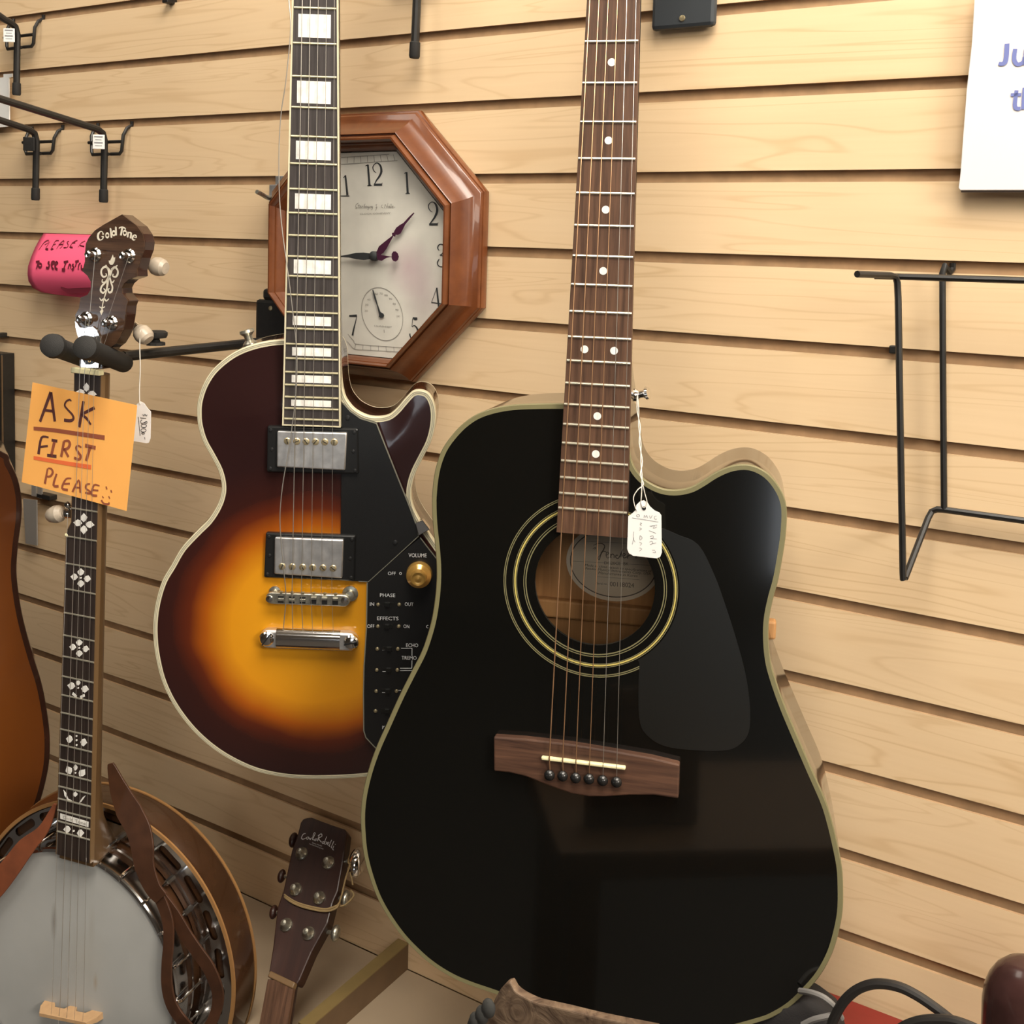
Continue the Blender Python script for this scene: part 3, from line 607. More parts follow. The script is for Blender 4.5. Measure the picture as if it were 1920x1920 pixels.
q = ell(751, 1075.2, 2.0, 2.0, n=14); line(lt, q, zl, .0005)
q = ell(802, 1175, 2.3, 2.6, 60, 300, n=14); line(lt, q, zl, .0006)
line(lt, [(717.5,1361),(717.5,1367)], zl, .0006); line(lt, [(718,1364),(721,1361)], zl, .0005)
lt.build('panel_lettering', 'white', cp, smooth=0)
kc = FL.px(785, 1081, z_g + .008); kc.z = z_g
kn = MB().lathe(kc, (0, 0, 1), [(0, 0), (.0128, 0), (.0130, .004), (.0122, .0075), (.0085, .0105), (.0075, .0150), (.0065, .0153), (.0045, .0146), (.003, .0146), (.0018, .0152), (0, .0153)], 40).build('volume_knob', 'gold', cp, smooth=30)
for y0_, a, b_ in ((1133.5,709,748.5),(1174.5,708.5,747.5),(1216.8,707.5,746),(1256.3,706.5,745),(1295.8,705.3,743.5),(1333,704,742)):
    m_ = (a + b_) / 2; sw = MB(); sw.box(FL.px(m_, y0_, z_g) + V((0, 0, .0001)), (.0095, .0042, .0003)); sw.box(FL.px(m_ + (3 if y0_ > 1200 else -2), y0_ - .5, z_g) + V((0, 0, .0010)), (.0042, .0036, .0022)); sw = sw.build('slide_switch', 'film', cp, smooth=0)
    for u in (a, b_): MB().lathe(FL.px(u, y0_, z_g), (0, 0, 1), [(0, 0), (.0019, 0), (.0016, .0008), (0, .0012)], 14).build('switch_screw', 'brass', sw)
ck = [FL.px(u, v, -.004) for u, v in ((778.5,981),(792.5,975),(806,993),(785,1005))]
MB().prism([c.xy for c in ck], -.012, -.004).build('guard_bracket', 'chrome', ge, smooth=0, bevel=0.0006)
# pickups
def pickup(R, Cv, poles):
    zr, zc = -.0035, .0000
    r = MB(); R_ = [FL.px(u, v, zr).xy for u, v in R]; r.prism(R_, -.0125, zr); r = r.build('pickup', 'blackplastic', ge, smooth=0, bevel=0.0015)
    c = MB().prism([FL.px(u, v, zc).xy for u, v in Cv], zr - .001, zc).build('pickup_cover', 'cover', r, smooth=40, bevel=0.0014, segs=3)
    for u, v in poles:
        p = FL.px(u, v, zc)
        m = MB(); m.lathe(p, (0, 0, 1), [(0, -.0002), (.0034, -.0002), (.0034, .0005), (.0028, .0011), (0, .0014)], 18); m.build('pole_screw', 'brass', r)
        MB().box(p + V((0, 0, .0012)), (.0052, .0008, .0004), V((math.cos(u), math.sin(u), 0)), V((-math.sin(u), math.cos(u), 0))).build('screw_slot', 'dkscrew', r, smooth=0)
    (x0, y0), (x1, y1), (x2, y2), (x3, y3) = R
    for a, b_ in ((.04, .08), (.96, .08), (.04, .92), (.96, .92), (.055, .5), (.945, .5)):
        u = (x0 * (1 - a) + x1 * a) * (1 - b_) + (x3 * (1 - a) + x2 * a) * b_; v = (y0 * (1 - a) + y1 * a) * (1 - b_) + (y3 * (1 - a) + y2 * a) * b_
        MB().lathe(FL.px(u, v, zr), (0, 0, 1), [(0, 0), (.0017, 0), (.0013, .0008), (0, .0009)], 12).build('ring_screw', 'dkscrew', r)
pickup([(501,799),(671,804),(672.5,889),(500,885)], [(519.5,808.5),(650.5,812),(647,882.5),(518.5,876)], [(539,827),(556.5,827.5),(574,828),(591.5,828.3),(609,828.7),(626.7,829)])
pickup([(498,999),(667,1004.5),(665,1090),(494.5,1083)], [(515,1008),(644,1012.5),(641.5,1085),(513.5,1076.5)], [(529,1062),(548,1062.5),(567.5,1063.3),(586,1064),(605.5,1064.7),(624.5,1065.5)])
# bridge with saddles and thumb wheels
zB = .0035
def bar(a, b_, half, z0, z1, name, m, bev):
    A, B_ = FL.px(*a, z1), FL.px(*b_, z1); d = (B_ - A).normalized(); nrm = V((-d.y, d.x, 0)); P = []
    for c, s in ((A, 1), (B_, -1)):
        for i in range(9):
            t = math.pi / 2 + math.pi * i / 8
            P.append((c + (d * math.cos(t) * s + nrm * math.sin(t) * s) * half).xy)
    return MB().prism(P, z0, z1).build(name, m, ge, smooth=40, bevel=bev)
bb = bar((509,1122), (645,1127), .0058, -.003, zB - .001, 'bridge', 'nickel', .0009)
for i in range(6):
    t = .12 + .148 * i; c = FL.px(510 + 138 * t, 1119.5 + 5 * t, zB); cd = FL.px(510 + 138 * t, 1123.5 + 5 * t, zB - .0008)
    MB().box(cd + V((0, .0002, .0001)), (.0056, .0068, .0006)).build('saddle_slot', 'dkscrew', bb, smooth=0)
    s = MB(); s.box(c + V((0, -.0022 if i < 3 else .0002, -.0006)), (.0058, .0030, .0030)); s.build('saddle', 'nickel', bb, smooth=0, bevel=.0006)
    MB().lathe(c + V((0, .0045, -.0015)), (0, 1, 0), [(0, 0), (.0016, 0), (.0019, .0012), (0, .0018)], 12).build('saddle_screw', 'brass', bb)
for u, v, s in ((513, 1114, .0058), (655, 1117.5, .0078)):
    c = FL.px(u, v, -.001); MB().lathe(V((c.x, c.y, -.010)), (0, 0, 1), [(0, 0), (s, 0), (s, .0035), (s * .6, .004), (s * .55, .0085), (0, .009)], 28).build('thumb_wheel', 'nickel', bb)
for u, v in ((505, 1122.5), (646, 1125)): MB().lathe(FL.px(u, v, zB - .0012), (0, 0, 1), [(0, 0), (.0036, 0), (.0033, .0014), (0, .0018)], 18).build('post_screw', 'chrome', bb)
tp = bar((503,1199.5), (653,1205), .0094, -.009, .0015, 'tailpiece', 'cover', .002)
A, B_ = FL.px(517, 1199.5, .004), FL.px(637, 1204, .004); d = (B_ - A).normalized(); nr = V((-d.y, d.x, 0)); K = 12
MB().loft([[c + nr * (.0100 * math.cos(math.pi * k / K)) + V((0, 0, .0065 * math.sin(math.pi * k / K) - .005)) for k in range(K + 1)] for c in (A, B_)]).build('tailpiece_bar', 'chrome', tp, smooth=50)
for (u, v), an in (((499.5, 1198.5), .95), ((658, 1205), .25)):
    c = FL.px(u, v, .003); s = MB().lathe(c - V((0, 0, .004)), (0, 0, 1), [(0, 0), (.0074, 0), (.0074, .0035), (.0060, .0052), (.003, .0060), (0, .0062)], 26).build('stud_screw', 'chrome', tp)
    MB().box(c + V((0, 0, .0022)), (.0135, .0014, .0007), V((math.cos(an), math.sin(an), 0)), V((-math.sin(an), math.cos(an), 0))).build('stud_slot', 'dkscrew', tp, smooth=0)
# strings: five straight, the low one slack and swung out to the left
bx = [(536,1119),(547.5,1120),(565,1121),(583,1122),(602.5,1123),(622,1124)]; tx_ = [(531,1181),(549,1182),(568,1183),(586.5,1184),(605.5,1185),(625,1187)]
for i in range(1, 6):
    MB().tube([(-.0175 + .007 * i, .003, .0030), FL.px(*bx[i], .0045), FL.px(*tx_[i], .002)], [0, .00042, .00036, .00028, .00022, .0002][i], 6).build('string', 'steel', ge)
lo = [(541,-30),(545,42),(542,94),(535.6,156),(528,205),(524,255),(523,310),(524,370),(529,430),(537,490),(543,535),(549,585),(554,630),(557,680),(555,735),(549,790),(540,850),(530,910),(525,965),(527,1015),(531,1060),(536,1119),(531,1181)]
MB().tube(catmull([(-.0175, .003, .003)] + [FL.px(u, v, .007 if v < 1100 else (.0045 if v < 1150 else .002)) for u, v in lo], 5), .00048, 6).build('string', 'steel', ge)
b = MB(); pp_ = FL.px(470, 640, -.036); button(b, pp_ - V((0, .004, 0)), (-.28, 1, 0), 1.1); b.build('strap_button', 'nickel', ge)
# ================================================================== banjo
LJ = 0.667
bj = thing('banjo', 'resonator banjo with white skin head hanging by its dark fretboard at left', 'banjo', FJ)
yJ = lambda n: -LJ * (1 - 2 ** (-n / 12))
HC = V((-.0115, -.6394)); HRJ = 0.1272; zh = -0.0145; RC = V((-.004, -.640))
T3 = lambda x, y: (120 + x / 6, 390 + y / 6)
# head with worn smudges
def skin_mat():
    m = MT['hide'].copy(); m.name = 'banjo_head_skin_worn'; nt = m.node_tree; b = nt.nodes['Principled BSDF']; src = b.inputs['Base Color'].links[0].from_socket
    tc = N(nt, 'ShaderNodeTexCoord'); cur = src
    for (u, v), (rx_, ry_), s, colr in (((101, 1728), (7, 34), .75, (.20, .18, .16, 1)), ((179, 1842), (5, 18), .55, (.30, .21, .12, 1)), ((172, 1735), (8, 40), .3, (.32, .29, .25, 1)), ((160, 1800), (45, 60), .22, (.42, .37, .29, 1))):
        c = FJ.px(u, v, zh); k = (FJ.px(u + 1, v, zh) - c).length
        mp = N(nt, 'ShaderNodeMapping'); sx_, sy_ = 1 / (rx_ * k), 1 / (ry_ * k)
        mp.inputs['Location'].default_value = (-c.x * sx_, -c.y * sy_, 0); mp.inputs['Scale'].default_value = (sx_, sy_, 0)
        nt.links.new(tc.outputs['Object'], mp.inputs['Vector']); g = N(nt, 'ShaderNodeTexGradient', gradient_type='SPHERICAL'); nt.links.new(mp.outputs[0], g.inputs['Vector'])
        mu = N(nt, 'ShaderNodeMath', operation='MULTIPLY'); mu.inputs[1].default_value = s; nt.links.new(g.outputs['Fac'], mu.inputs[0])
        mx = N(nt, 'ShaderNodeMix', data_type='RGBA'); nt.links.new(mu.outputs[0], mx.inputs['Factor']); nt.links.new(cur, mx.inputs['A']); mx.inputs['B'].default_value = colr; cur = mx.outputs['Result']
    nt.links.new(cur, b.inputs['Base Color']); return m
MT['skin'] = skin_mat()
h = MB(); h.lathe((HC.x, HC.y, zh - .010), (0, 0, 1), [(HRJ + .002, 0), (HRJ + .002, .004), (HRJ - .001, .0095), (HRJ - .006, .010), (0, .010)], 96); h.build('head', 'skin', bj, smooth=60)
tr_ = MB(); tr_.lathe((HC.x, HC.y, 0), (0, 0, 1), [(HRJ + .0018, -.030), (HRJ + .0075, -.030), (HRJ + .0075, -.0125), (HRJ + .0060, -.0112), (HRJ + .0028, -.0112), (HRJ + .0018, -.0125), (HRJ + .0018, -.030)], 96); tr_.build('tension_hoop', 'chrome', bj, smooth=40)
MB().lathe((HC.x, HC.y, 0), (0, 0, 1), [(HRJ - .004, -.075), (HRJ + .0045, -.075), (HRJ + .0045, -.030), (HRJ - .004, -.030)], 96).build('pot_rim', 'banjoside', bj, smooth=40)
MB().lathe((HC.x, HC.y, 0), (0, 0, 1), [(HRJ + .004, -.041), (HRJ + .0068, -.041), (HRJ + .0068, -.0385), (HRJ + .004, -.0385), (HRJ + .004, -.041)], 96).build('rim_band', 'chrome', bj, smooth=40)
fo = [V((RC.x + .1655 * math.cos(a), RC.y + .1655 * math.sin(a))) for a in [2 * math.pi * i / 96 for i in range(96)]]
fi = [V((HC.x + (HRJ + .0085) * math.cos(a), HC.y + (HRJ + .0085) * math.sin(a))) for a in [2 * math.pi * i / 96 for i in range(96)]]
nb = 24; slots = []
for k in range(nb):
    a = 2 * math.pi * (k + .5) / nb + .05; c = (RC + HC) / 2 + V((math.cos(a), math.sin(a))) * .1555; t = V((-math.sin(a), math.cos(a))); r = V((math.cos(a), math.sin(a)))
    slots.append([c + t * (.0115 * (1 if math.cos(q) > 0 else -1) + .0045 * math.cos(q)) + r * (.0048 * math.sin(q)) for q in [2 * math.pi * i / 16 for i in range(16)]])
vv, ff = domed(fo, 0.02, lambda q, d: -.0515, [fi] + slots)
fl = MB(); fl.add(vv, ff); fl.add([(x, y, z - .003) for x, y, z in vv], ff); fl.build('flange', 'chrome', bj, smooth=0)
for k in range(nb):
    a = 2 * math.pi * k / nb + .05; r = V((math.cos(a), math.sin(a), 0)); c = V((HC.x, HC.y, 0))
    if abs(math.cos(a)) < .12 and math.sin(a) > 0: continue
    b = MB(); b.tube([c + r * (HRJ + .0045) + V((0, 0, -.0105)), c + r * (HRJ + .0095) + V((0, 0, -.0105)), c + r * (HRJ + .0115) + V((0, 0, -.014)), c + r * (HRJ + .0118) + V((0, 0, -.0515))], .0016, 8)
    b.lathe(c + r * (HRJ + .0118) + V((0, 0, -.0515)), (0, 0, 1), [(0, 0), (.0033, 0), (.0033, .006), (.0022, .007), (0, .007)], 6)
    b.build('bracket_hook', 'chrome', bj)
rs_ = MB(); rs_.lathe((RC.x, RC.y, 0), (0, 0, 1), [(.155, -.0545), (.1665, -.0545), (.1665, -.049), (.1705, -.049), (.1722, -.056), (.1735, -.079), (.1735, -.084), (.166, -.088), (.11, -.094), (0, -.096)], 128); rs_.build('resonator', 'banjoside', bj, smooth=30)
MB().ring(RC, .1672, .1711, -.0500, -.0478, 128).build('resonator_binding', 'amber', bj, smooth=30)
MB().ring(RC, .1715, .1747, -.0850, -.0822, 128).build('resonator_binding', 'amber', bj, smooth=30)
# neck
rings = []
for t in [i / 12 for i in range(13)]:
    y = -.512 * t; xl = -.0125 if y > -.15 else (-.0180 - .0039 * (-y - .165) / .335 if y < -.165 else -.0152); xr = .0192 + .0015 * (-y / .5); d = .0185 + .004 * t + (.034 * max(0, (t - .86) / .14) ** 1.6)
    rings.append([((xl + xr) / 2 - (xr - xl) / 2 * math.cos(math.pi * k / 14), y, -.0055 - d * math.sin(math.pi * k / 14) ** .8) for k in range(15)])
MB().loft(rings).build('neck', 'neckmaple', bj, smooth=50)
fbp = [(.0190, .0), (.0205, -.505), (-.0219, -.505), (-.0181, -.168), (-.0165, -.160), (-.0122, -.152), (-.0125, 0)]
fbJ = MB().prism(fbp[::-1], -.0056, 0).build('fretboard', 'banjoboard', bj, smooth=0)
e = MB(); e.strip([(.0192, 0, -.0002), (.0207, -.505, -.0002)], .0012); e.strip([(-.0219, -.505, .0001), (-.0181, -.168, .0001), (-.0165, -.160, .0001), (-.0122, -.152, .0001), (-.0125, 0, .0001)], .0007)
e.hexa([(.0190, 0, -.0056), (.0205, -.505, -.0056), (.0216, -.505, -.0056), (.0201, 0, -.0056), (.0190, 0, .0001), (.0205, -.505, .0001), (.0216, -.505, .0001), (.0201, 0, .0001)]); e.build('fretboard_binding', 'neckbinding', fbJ, smooth=0)
for k in range(1, 23):
    y = yJ(k); xl = -.0122 if k < 5 else -.0175 - .0039 * (-y - .165) / .335
    MB().tube([(xl, y, 0), (.0190 + .0014 * (-y / .5), y, 0)], .00095, 8).build('fret', 'fret', fbJ)
MB().box((.0034, .003, .0005), (.0345, .0055, .0075)).build('nut', 'bone', bj, bevel=.0008)
def petal(cx, cy, an, l, w):      # spade petal in photo points
    c, s = math.cos(an), math.sin(an); sh = [(-.5, 0), (-.25, .38), (.05, .5), (.22, .32), (.34, .16), (.5, 0), (.34, -.16), (.22, -.32), (.05, -.5), (-.25, -.38)]
    return [(cx + c * a * l - s * b * w, cy + s * a * l + c * b * w) for a, b in sh]
def inlay(shapes):
    m = MB()
    for q in shapes: m.prism([FJ.px(u, v, .0002).xy for u, v in q], 0, .0003)
    m.build('pearl_inlay', 'pearl', fbJ, smooth=0)
H_ = math.pi / 2
def flower(cx, cy, dx, dy, l, w, sl=.07, dot=False):
    S = [petal(cx, cy - dy, -H_, l, w), petal(cx + dx, cy + dx * sl * 2, .12, l, w), petal(cx - dx, cy - dx * sl * 2, math.pi + .12, l, w), petal(cx, cy + dy, H_, l, w)]
    if dot: S.append(ell(cx, cy, 1.8, 1.8, n=8)[:-1])
    return S
inlay(flower(162, 737, 11, 11, 17, 12)); inlay(flower(157, 982, 11.5, 11.5, 17, 13)); inlay(flower(151.5, 1083.5, 12.5, 11, 14, 13, dot=True)); inlay(flower(148.5, 1215, 12.5, 10.5, 13, 12.5, dot=True))
inlay([petal(133.5, 1286, math.pi + .15, 15, 14), petal(159.5, 1292, .15, 15, 14), petal(146.5, 1280, -H_, 11, 9), ell(146.5, 1290, 1.6, 1.6, n=8)[:-1], [(137, 1298), (144, 1304), (143, 1309), (135, 1302)], [(150, 1305), (158, 1301), (159, 1306), (151, 1310)]])
inlay([petal(130, 1386, math.pi + .15, 13, 15), petal(157, 1392, .15, 13, 15)] + [ell(143.5, y, 1.7, 2, n=8)[:-1] for y in (1380, 1388, 1397)])
inlay([petal(129, 1444, -2.0, 17, 13), petal(154, 1449, -.9, 17, 13), petal(141.5, 1439, -H_, 12, 8), ell(141.5, 1449, 1.6, 1.6, n=8)[:-1]])
inlay([[(119, 1481), (123, 1486), (128, 1498), (135, 1501), (127, 1500), (121, 1492)], [(161, 1491), (157, 1497), (152, 1504), (148, 1505), (152, 1499), (156, 1494)], petal(141, 1489, -H_, 10, 9)])
inlay([[(113, 1525), (166, 1541), (165.5, 1551), (113, 1535)]]); inlay([petal(125.5, 1555, math.pi, 14, 14), petal(151, 1562, 0, 14, 14), ell(138, 1558, 2.0, 2.0, n=8)[:-1]])
lb = MB(); text(lb, 'Gold Tone', FJ.px, (118, 1535), (161, 1547.5), 6, .0006); lb.build('block_lettering', 'inkgrey', fbJ, smooth=0)
# headstock
hs = [(430,1812),(430,1700),(520,1570),(575,1530),(625,1450),(662,1370),(690,1200),(700,1100),(722,1045),(690,1005),(655,960),(648,900),(672,850),(725,803),(790,782),(826,768),(822,700),(860,560),(895,470),(905,380),(880,290),(820,200),(740,140),(652,72),(570,118),(450,185),(350,250),(280,330),(246,400),(236,500),(236,600),(206,712),(262,760),(302,830),(300,920),(262,978),(186,1008),(168,1130),(128,1200),(128,1290),(152,1420),(205,1530),(178,1660),(176,1812)]
zhd = -.003
HP = [FJ.px(*T3(*q), zhd).xy for q in hs]
MB().prism(HP, zhd - .0165, zhd - .0012).build('headstock', 'mahog', bj, smooth=0, bevel=.0006)
MB().prism(HP, zhd - .0012, zhd).build('headstock_veneer', 'headveneer', bj, smooth=0)
g = MB(); zl = zhd + .0002
strokes(g, FJ.px, [([(442,300),(432,270),(412,264),(388,290),(382,325),(392,352),(412,360),(436,345),(440,322)],[3,1.2,1.2,3.6,4,3.6,1.4,1.6,3]), ([(422,322),(446,318)],1.4), (ell(487,308,17,24),[1.4,3.2,1.4,3.2,1.4]), ([(515,235),(524,240),(534,330)],[1.4,3.2,3.2]), ([(527,331),(542,329)],1.2), (ell(560,284,16,24),[1.4,3,1.4,3.4,1.4]), ([(578,218),(583,222),(586,308)],[1.2,3.2,3.2]), ([(622,236),(624,222),(660,216),(690,232),(688,244)],[1,2,2.4,2,1]), ([(656,220),(640,304)],[3.4,3.4]), ([(630,303),(650,305)],1.2), (ell(684,280,18,24),[1.4,3.2,1.4,3.2,1.4]), ([(724,268),(715,326)],[3.2,3.2]), ([(720,290),(738,276),(755,288),(748,338)],[1,2,3.2,3.2]), ([(707,325),(722,329)],1.1), ([(740,337),(756,341)],1.1), ([(772,318),(812,334),(810,312),(794,303),(776,318),(770,344),(784,360),(802,356)],[1,1.2,2.4,1.4,3,3.2,2,1])], 2.5, zl, T3, n=4)
g.build('headstock_lettering', 'inlay', bj, smooth=0)
g = MB()
g.prism([FJ.px(*T3(*q), zl).xy for q in [(550,525),(556,560),(575,555),(572,590),(562,620),(545,640),(525,640),(508,620),(503,590),(520,592),(535,560)]], zhd, zhd + .0003)
strokes(g, FJ.px, [([(470,640),(485,670),(505,700),(510,760),(500,800)],[1.5,3,5,4.5,3]), ([(602,645),(575,665),(540,690),(525,740),(505,790)],[1.5,3,4,3.5,2.5]), ([(500,690),(465,660),(425,690),(420,740),(445,775),(478,760),(470,735)],[2.5,3.5,3,3.6,3,2.2,1.8]), ([(530,700),(570,665),(603,700),(603,745),(580,775),(548,765),(555,740)],[2.5,3.5,3,3.6,3,2.2,1.8]), ([(508,760),(470,830),(425,880),(412,930),(440,955),(465,930),(445,905)],[3,3,3,3.4,3,2.2,1.6]), ([(512,770),(530,840),(545,890),(535,940),(508,950),(495,920),(512,905)],[3,3,3,3.4,3,2.2,1.6]), ([(500,760),(490,850),(475,940),(450,1020),(430,1110),(420,1190)],[2.5,4,2.2,2,1.8,1.2]), ([(432,800),(430,835),(460,830)],[1.4,2.2,1.2]), ([(565,810),(550,835),(525,825)],[1.4,2.2,1.2]), ([(400,1010),(420,1040),(452,1020),(475,1045),(505,1020)],[1.2,2.4,3,2.4,1.2]), ([(398,1110),(425,1125),(462,1110)],[1.2,2.6,1.2])], 2.5, zl, T3, n=4)
g.prism([FJ.px(*T3(*q), zl).xy for q in [(430,1130),(442,1160),(420,1205),(404,1165)]], zhd, zhd + .0003); g.prism([FJ.px(*T3(*q), zl).xy for q in [(490,825),(500,845),(488,870),(476,845)]], zhd, zhd + .0003)
g.build('scroll_inlay', 'inlay', bj, smooth=0)
cvp = [(132,1262),(138,1340),(160,1430),(200,1520),(200,1800),(400,1800),(432,1560),(415,1440),(380,1365),(335,1330),(285,1335),(245,1345),(190,1340),(160,1290)]
cvr = MB().prism([FJ.px(*T3(*q), zhd).xy for q in cvp], zhd, zhd + .0016).build('truss_rod_cover', 'chrome', bj, smooth=0, bevel=.0005)
MB().prism([FJ.px(*T3(*q), zhd + .0017).xy for q in [(205,1640),(215,1720),(245,1760),(300,1762),(345,1740),(365,1690),(380,1640)]], zhd + .0016, zhd + .0018).build('cover_badge', 'blackplastic', cvr, smooth=0)
g = MB(); strokes(g, FJ.px, [ell(285,1715,13,18), ell(290,1685,9,12), [(318,1670),(308,1720)]], .9, zhd + .002, T3); g.build('badge_lettering', 'gold', cvr, smooth=0)
posts = [(350,525),(732,538),(250,1245),(535,1290)]; pz = zhd
for i, q in enumerate(posts):
    c = FJ.px(*T3(*q), pz + .001)
    m = MB(); m.lathe(V((c.x, c.y, pz)), (0, 0, 1), [(0, 0), (.0072, 0), (.0072, .0014), (.0056, .0032), (.0032, .0036), (.0030, .0085), (.0036, .0090), (.0038, .0120), (.0025, .0132), (0, .0134)], 24); m.build('tuning_post', 'chrome', bj)
for (u, v), (u2, v2) in (((279, 496), (310, 503)), ((255, 612), (273, 632))):
    a, b_ = FJ.px(u, v, -.038), FJ.px(u2, v2, -.038); d = (b_ - a).normalized()
    m = MB(); m.tube([a - d * .02, a + d * .003], .0035, 10); m.lathe(a - d * .002, d, [(0, 0), (.0048, 0), (.0048, .004), (0, .004)], 16); m.build('tuner_shaft', 'chrome', bj)
    m = MB(); m.lathe(a + d * .002, d, [(0, 0), (.0055, .0005), (.0088, .005), (.0096, .010), (.0085, .0155), (.006, .0185), (0, .019)], 20); m.build('tuner_button', 'peg', bj, smooth=25)
# fifth string peg on the neck side
a = FJ.px(136, 962, -.009); b_ = FJ.px(118, 962, -.009); d = (b_ - a).normalized()
m = MB(); m.lathe(a, d, [(0, 0), (.0052, 0), (.0056, .006), (.0048, .0085), (0, .0088)], 20); m.lathe(FJ.px(127, 948, -.006) - V((0, 0, .004)), (0, 0.2, 1), [(0, 0), (.0036, 0), (.0036, .005), (.002, .007), (0, .007)], 14); m.build('fifth_peg', 'chrome', bj)
m = MB(); a2 = FJ.px(119, 961, -.009); d2 = (FJ.px(88, 968, -.009) - a2).normalized(); m.lathe(a2, d2, [(0, 0), (.0055, .0005), (.0088, .005), (.0092, .010), (.0075, .0165), (.0052, .0195), (0, .0198)], 20); m.build('peg_button', 'peg', bj, smooth=25)
MB().ball(FJ.px(125.5, 1003, -.001), .0022, 8).build('fifth_string_nut', 'bone', bj)
bx = [(113,1878),(127,1881),(141.5,1884.5),(157,1888.5)]; nx = [(149.5,698),(158.5,699),(167.5,700),(176.5,701)]
pe = [(250,1240),(350,525),(730,535),(535,1290)]
for i in range(4):
    MB().tube([FJ.px(*T3(*pe[i]), zhd + .010), FJ.px(*nx[i], .0045), FJ.px(*bx[i], .0035), (HC.x - .016 + .010 * i, HC.y - .126, zh + .003)], [.00032, .00026, .00022, .0002][i], 6).build('string', 'steel', bj)
MB().tube([FJ.px(127, 962, -.003), FJ.px(125.5, 1003, .0014), FJ.px(98, 1875, .0035), (HC.x - .026, HC.y - .124, zh + .003)], .0002, 6).build('string', 'steel', bj)
A, B_ = FJ.px(84, 1882, zh), FJ.px(193, 1904, zh); d = (B_ - A); Ld = d.length; d.normalize(); nr = V((-d.y, d.x, 0)); sh = [(0, 0), (.18, 0), (.24, .30), (.40, .30), (.44, 0), (.56, 0), (.60, .30), (.76, .30), (.82, 0), (1, 0), (.985, .45), (.90, 1.0), (.10, 1.0), (.015, .45)]
m = MB(); n_ = len(sh); P = [A + d * (t * Ld) + V((0, 0, hh * .0165)) + nr * (s * (.0035 - .0018 * hh)) for s in (-1, 1) for t, hh in sh]
m.add(P, [tuple(range(n_)), tuple(range(2 * n_ - 1, n_ - 1, -1))] + [(i, (i + 1) % n_, n_ + (i + 1) % n_, n_ + i) for i in range(n_)]); m.build('bridge', 'maplebridge', bj, smooth=0)
# leather strap slung round the neck heel
ls = thing('leather_strap', 'brown leather strap slung over the banjo, its tied ends hanging down the pot', 'strap', FJ)
def ribbon3(name, C_, Wd, zf_, mat, parent, th=.0022, fr=FJ):
    """leather band: centre line and widths in photo points, zf_ heights, with thickness"""
    P = catmull([V((u, v, 0)) for u, v in C_], 5); nP = len(P); top_, bot_ = [], []
    for i, p in enumerate(P):
        t = i / (nP - 1) * (len(C_) - 1); k = min(int(t), len(C_) - 2); fr_ = t - k
        w = Wd[k] * (1 - fr_) + Wd[k + 1] * fr_; z = zf_[k] * (1 - fr_) + zf_[k + 1] * fr_
        q = P[min(i + 1, nP - 1)] - P[max(i - 1, 0)]; q = V((-q.y, q.x, 0)).normalized()
        a_, b2 = p + q * w / 2, p - q * w / 2; top_.append((fr.px(a_.x, a_.y, z), fr.px(b2.x, b2.y, z)))
    m = MB(); m.loft([[a_, b2, b2 - V((0, 0, th)), a_ - V((0, 0, th))] for a_, b2 in top_]); return m.build(name, mat, parent, smooth=40, bevel=.0004)
ribbon3('strap_end', [(206,1432),(222,1480),(240,1520),(258,1555),(266,1590),(270,1625),(285,1665),(302,1685)], [10,34,48,46,42,36,30,26], [-.030,-.026,-.018,-.010,-.006,-.004,-.003,-.004], 'strap', ls)
ribbon3('strap_tail', [(290,1668),(305,1700),(314,1732),(315,1770),(312,1805),(312,1847),(320,1883),(338,1912),(362,1935),(388,1928),(403,1900),(408,1872),(403,1845),(388,1812),(368,1784),(347,1753),(325,1715),(300,1680)], [20,20,20,19,19,20,20,20,20,20,20,21,22,23,23,23,22,20], [-.005,-.006,-.005,-.004,-.003,-.003,-.004,-.005,-.012,-.018,-.020,-.020,-.018,-.016,-.014,-.012,-.010,-.007], 'strap', ls)
ribbon3('strap_band', [(103,1508),(80,1556),(48,1588),(20,1625),(-10,1662),(-60,1715)], [6,20,34,38,42,44], [-.004,-.002,0,.002,.002,0], 'strapred', ls)
# ================================================================== wall clock
ck_ = thing('wall_clock', 'octagonal brown wooden wall clock behind the sunburst guitar neck', 'clock', loc=(-.789, -.003, -.309))
CO = V((-.789, -.003, -.309))
def cw(q): return V(q) - CO
fcx, fcz = -.7885, -.3085; hx, hz = .1510, .1475
f_r = at(834, 480, -.028).x; f_t = at(700, 283, -.028).z; f_b = at(700, 669.5, -.028).z; f_l = 2 * fcx - f_r
gx, gz, gcx, gcz = (f_r - f_l) / 2, (f_t - f_b) / 2, fcx, (f_t + f_b) / 2
def octo(t, out):
    X, Z, cx, cz = hx + (gx - hx) * t, hz + (gz - hz) * t, fcx + (gcx - fcx) * t, fcz + (gcz - fcz) * t; k = .4142
    return [cw((cx + a * X, -out, cz + b * Z)) for a, b in ((k, 1), (1, k), (1, -k), (k, -1), (-k, -1), (-1, -k), (-1, k), (-k, 1))]
prof = [(.02, .003), (0, .005), (0, .0105), (.02, .0125), (.055, .0130), (.075, .0150), (.10, .0160), (.20, .0180), (.35, .0235), (.48, .0315), (.58, .0390), (.605, .0400), (.62, .0380), (.65, .0378), (.665, .0415), (.71, .0450), (.76, .0450), (.80, .0420), (.815, .0385), (.85, .0380), (.865, .0365), (.93, .0340), (1.0, .0290), (1.0, .0270)]
MB().loft([octo(t, o_) for t, o_ in prof], True, False).build('clock_frame', 'clockwood', ck_, smooth=25)
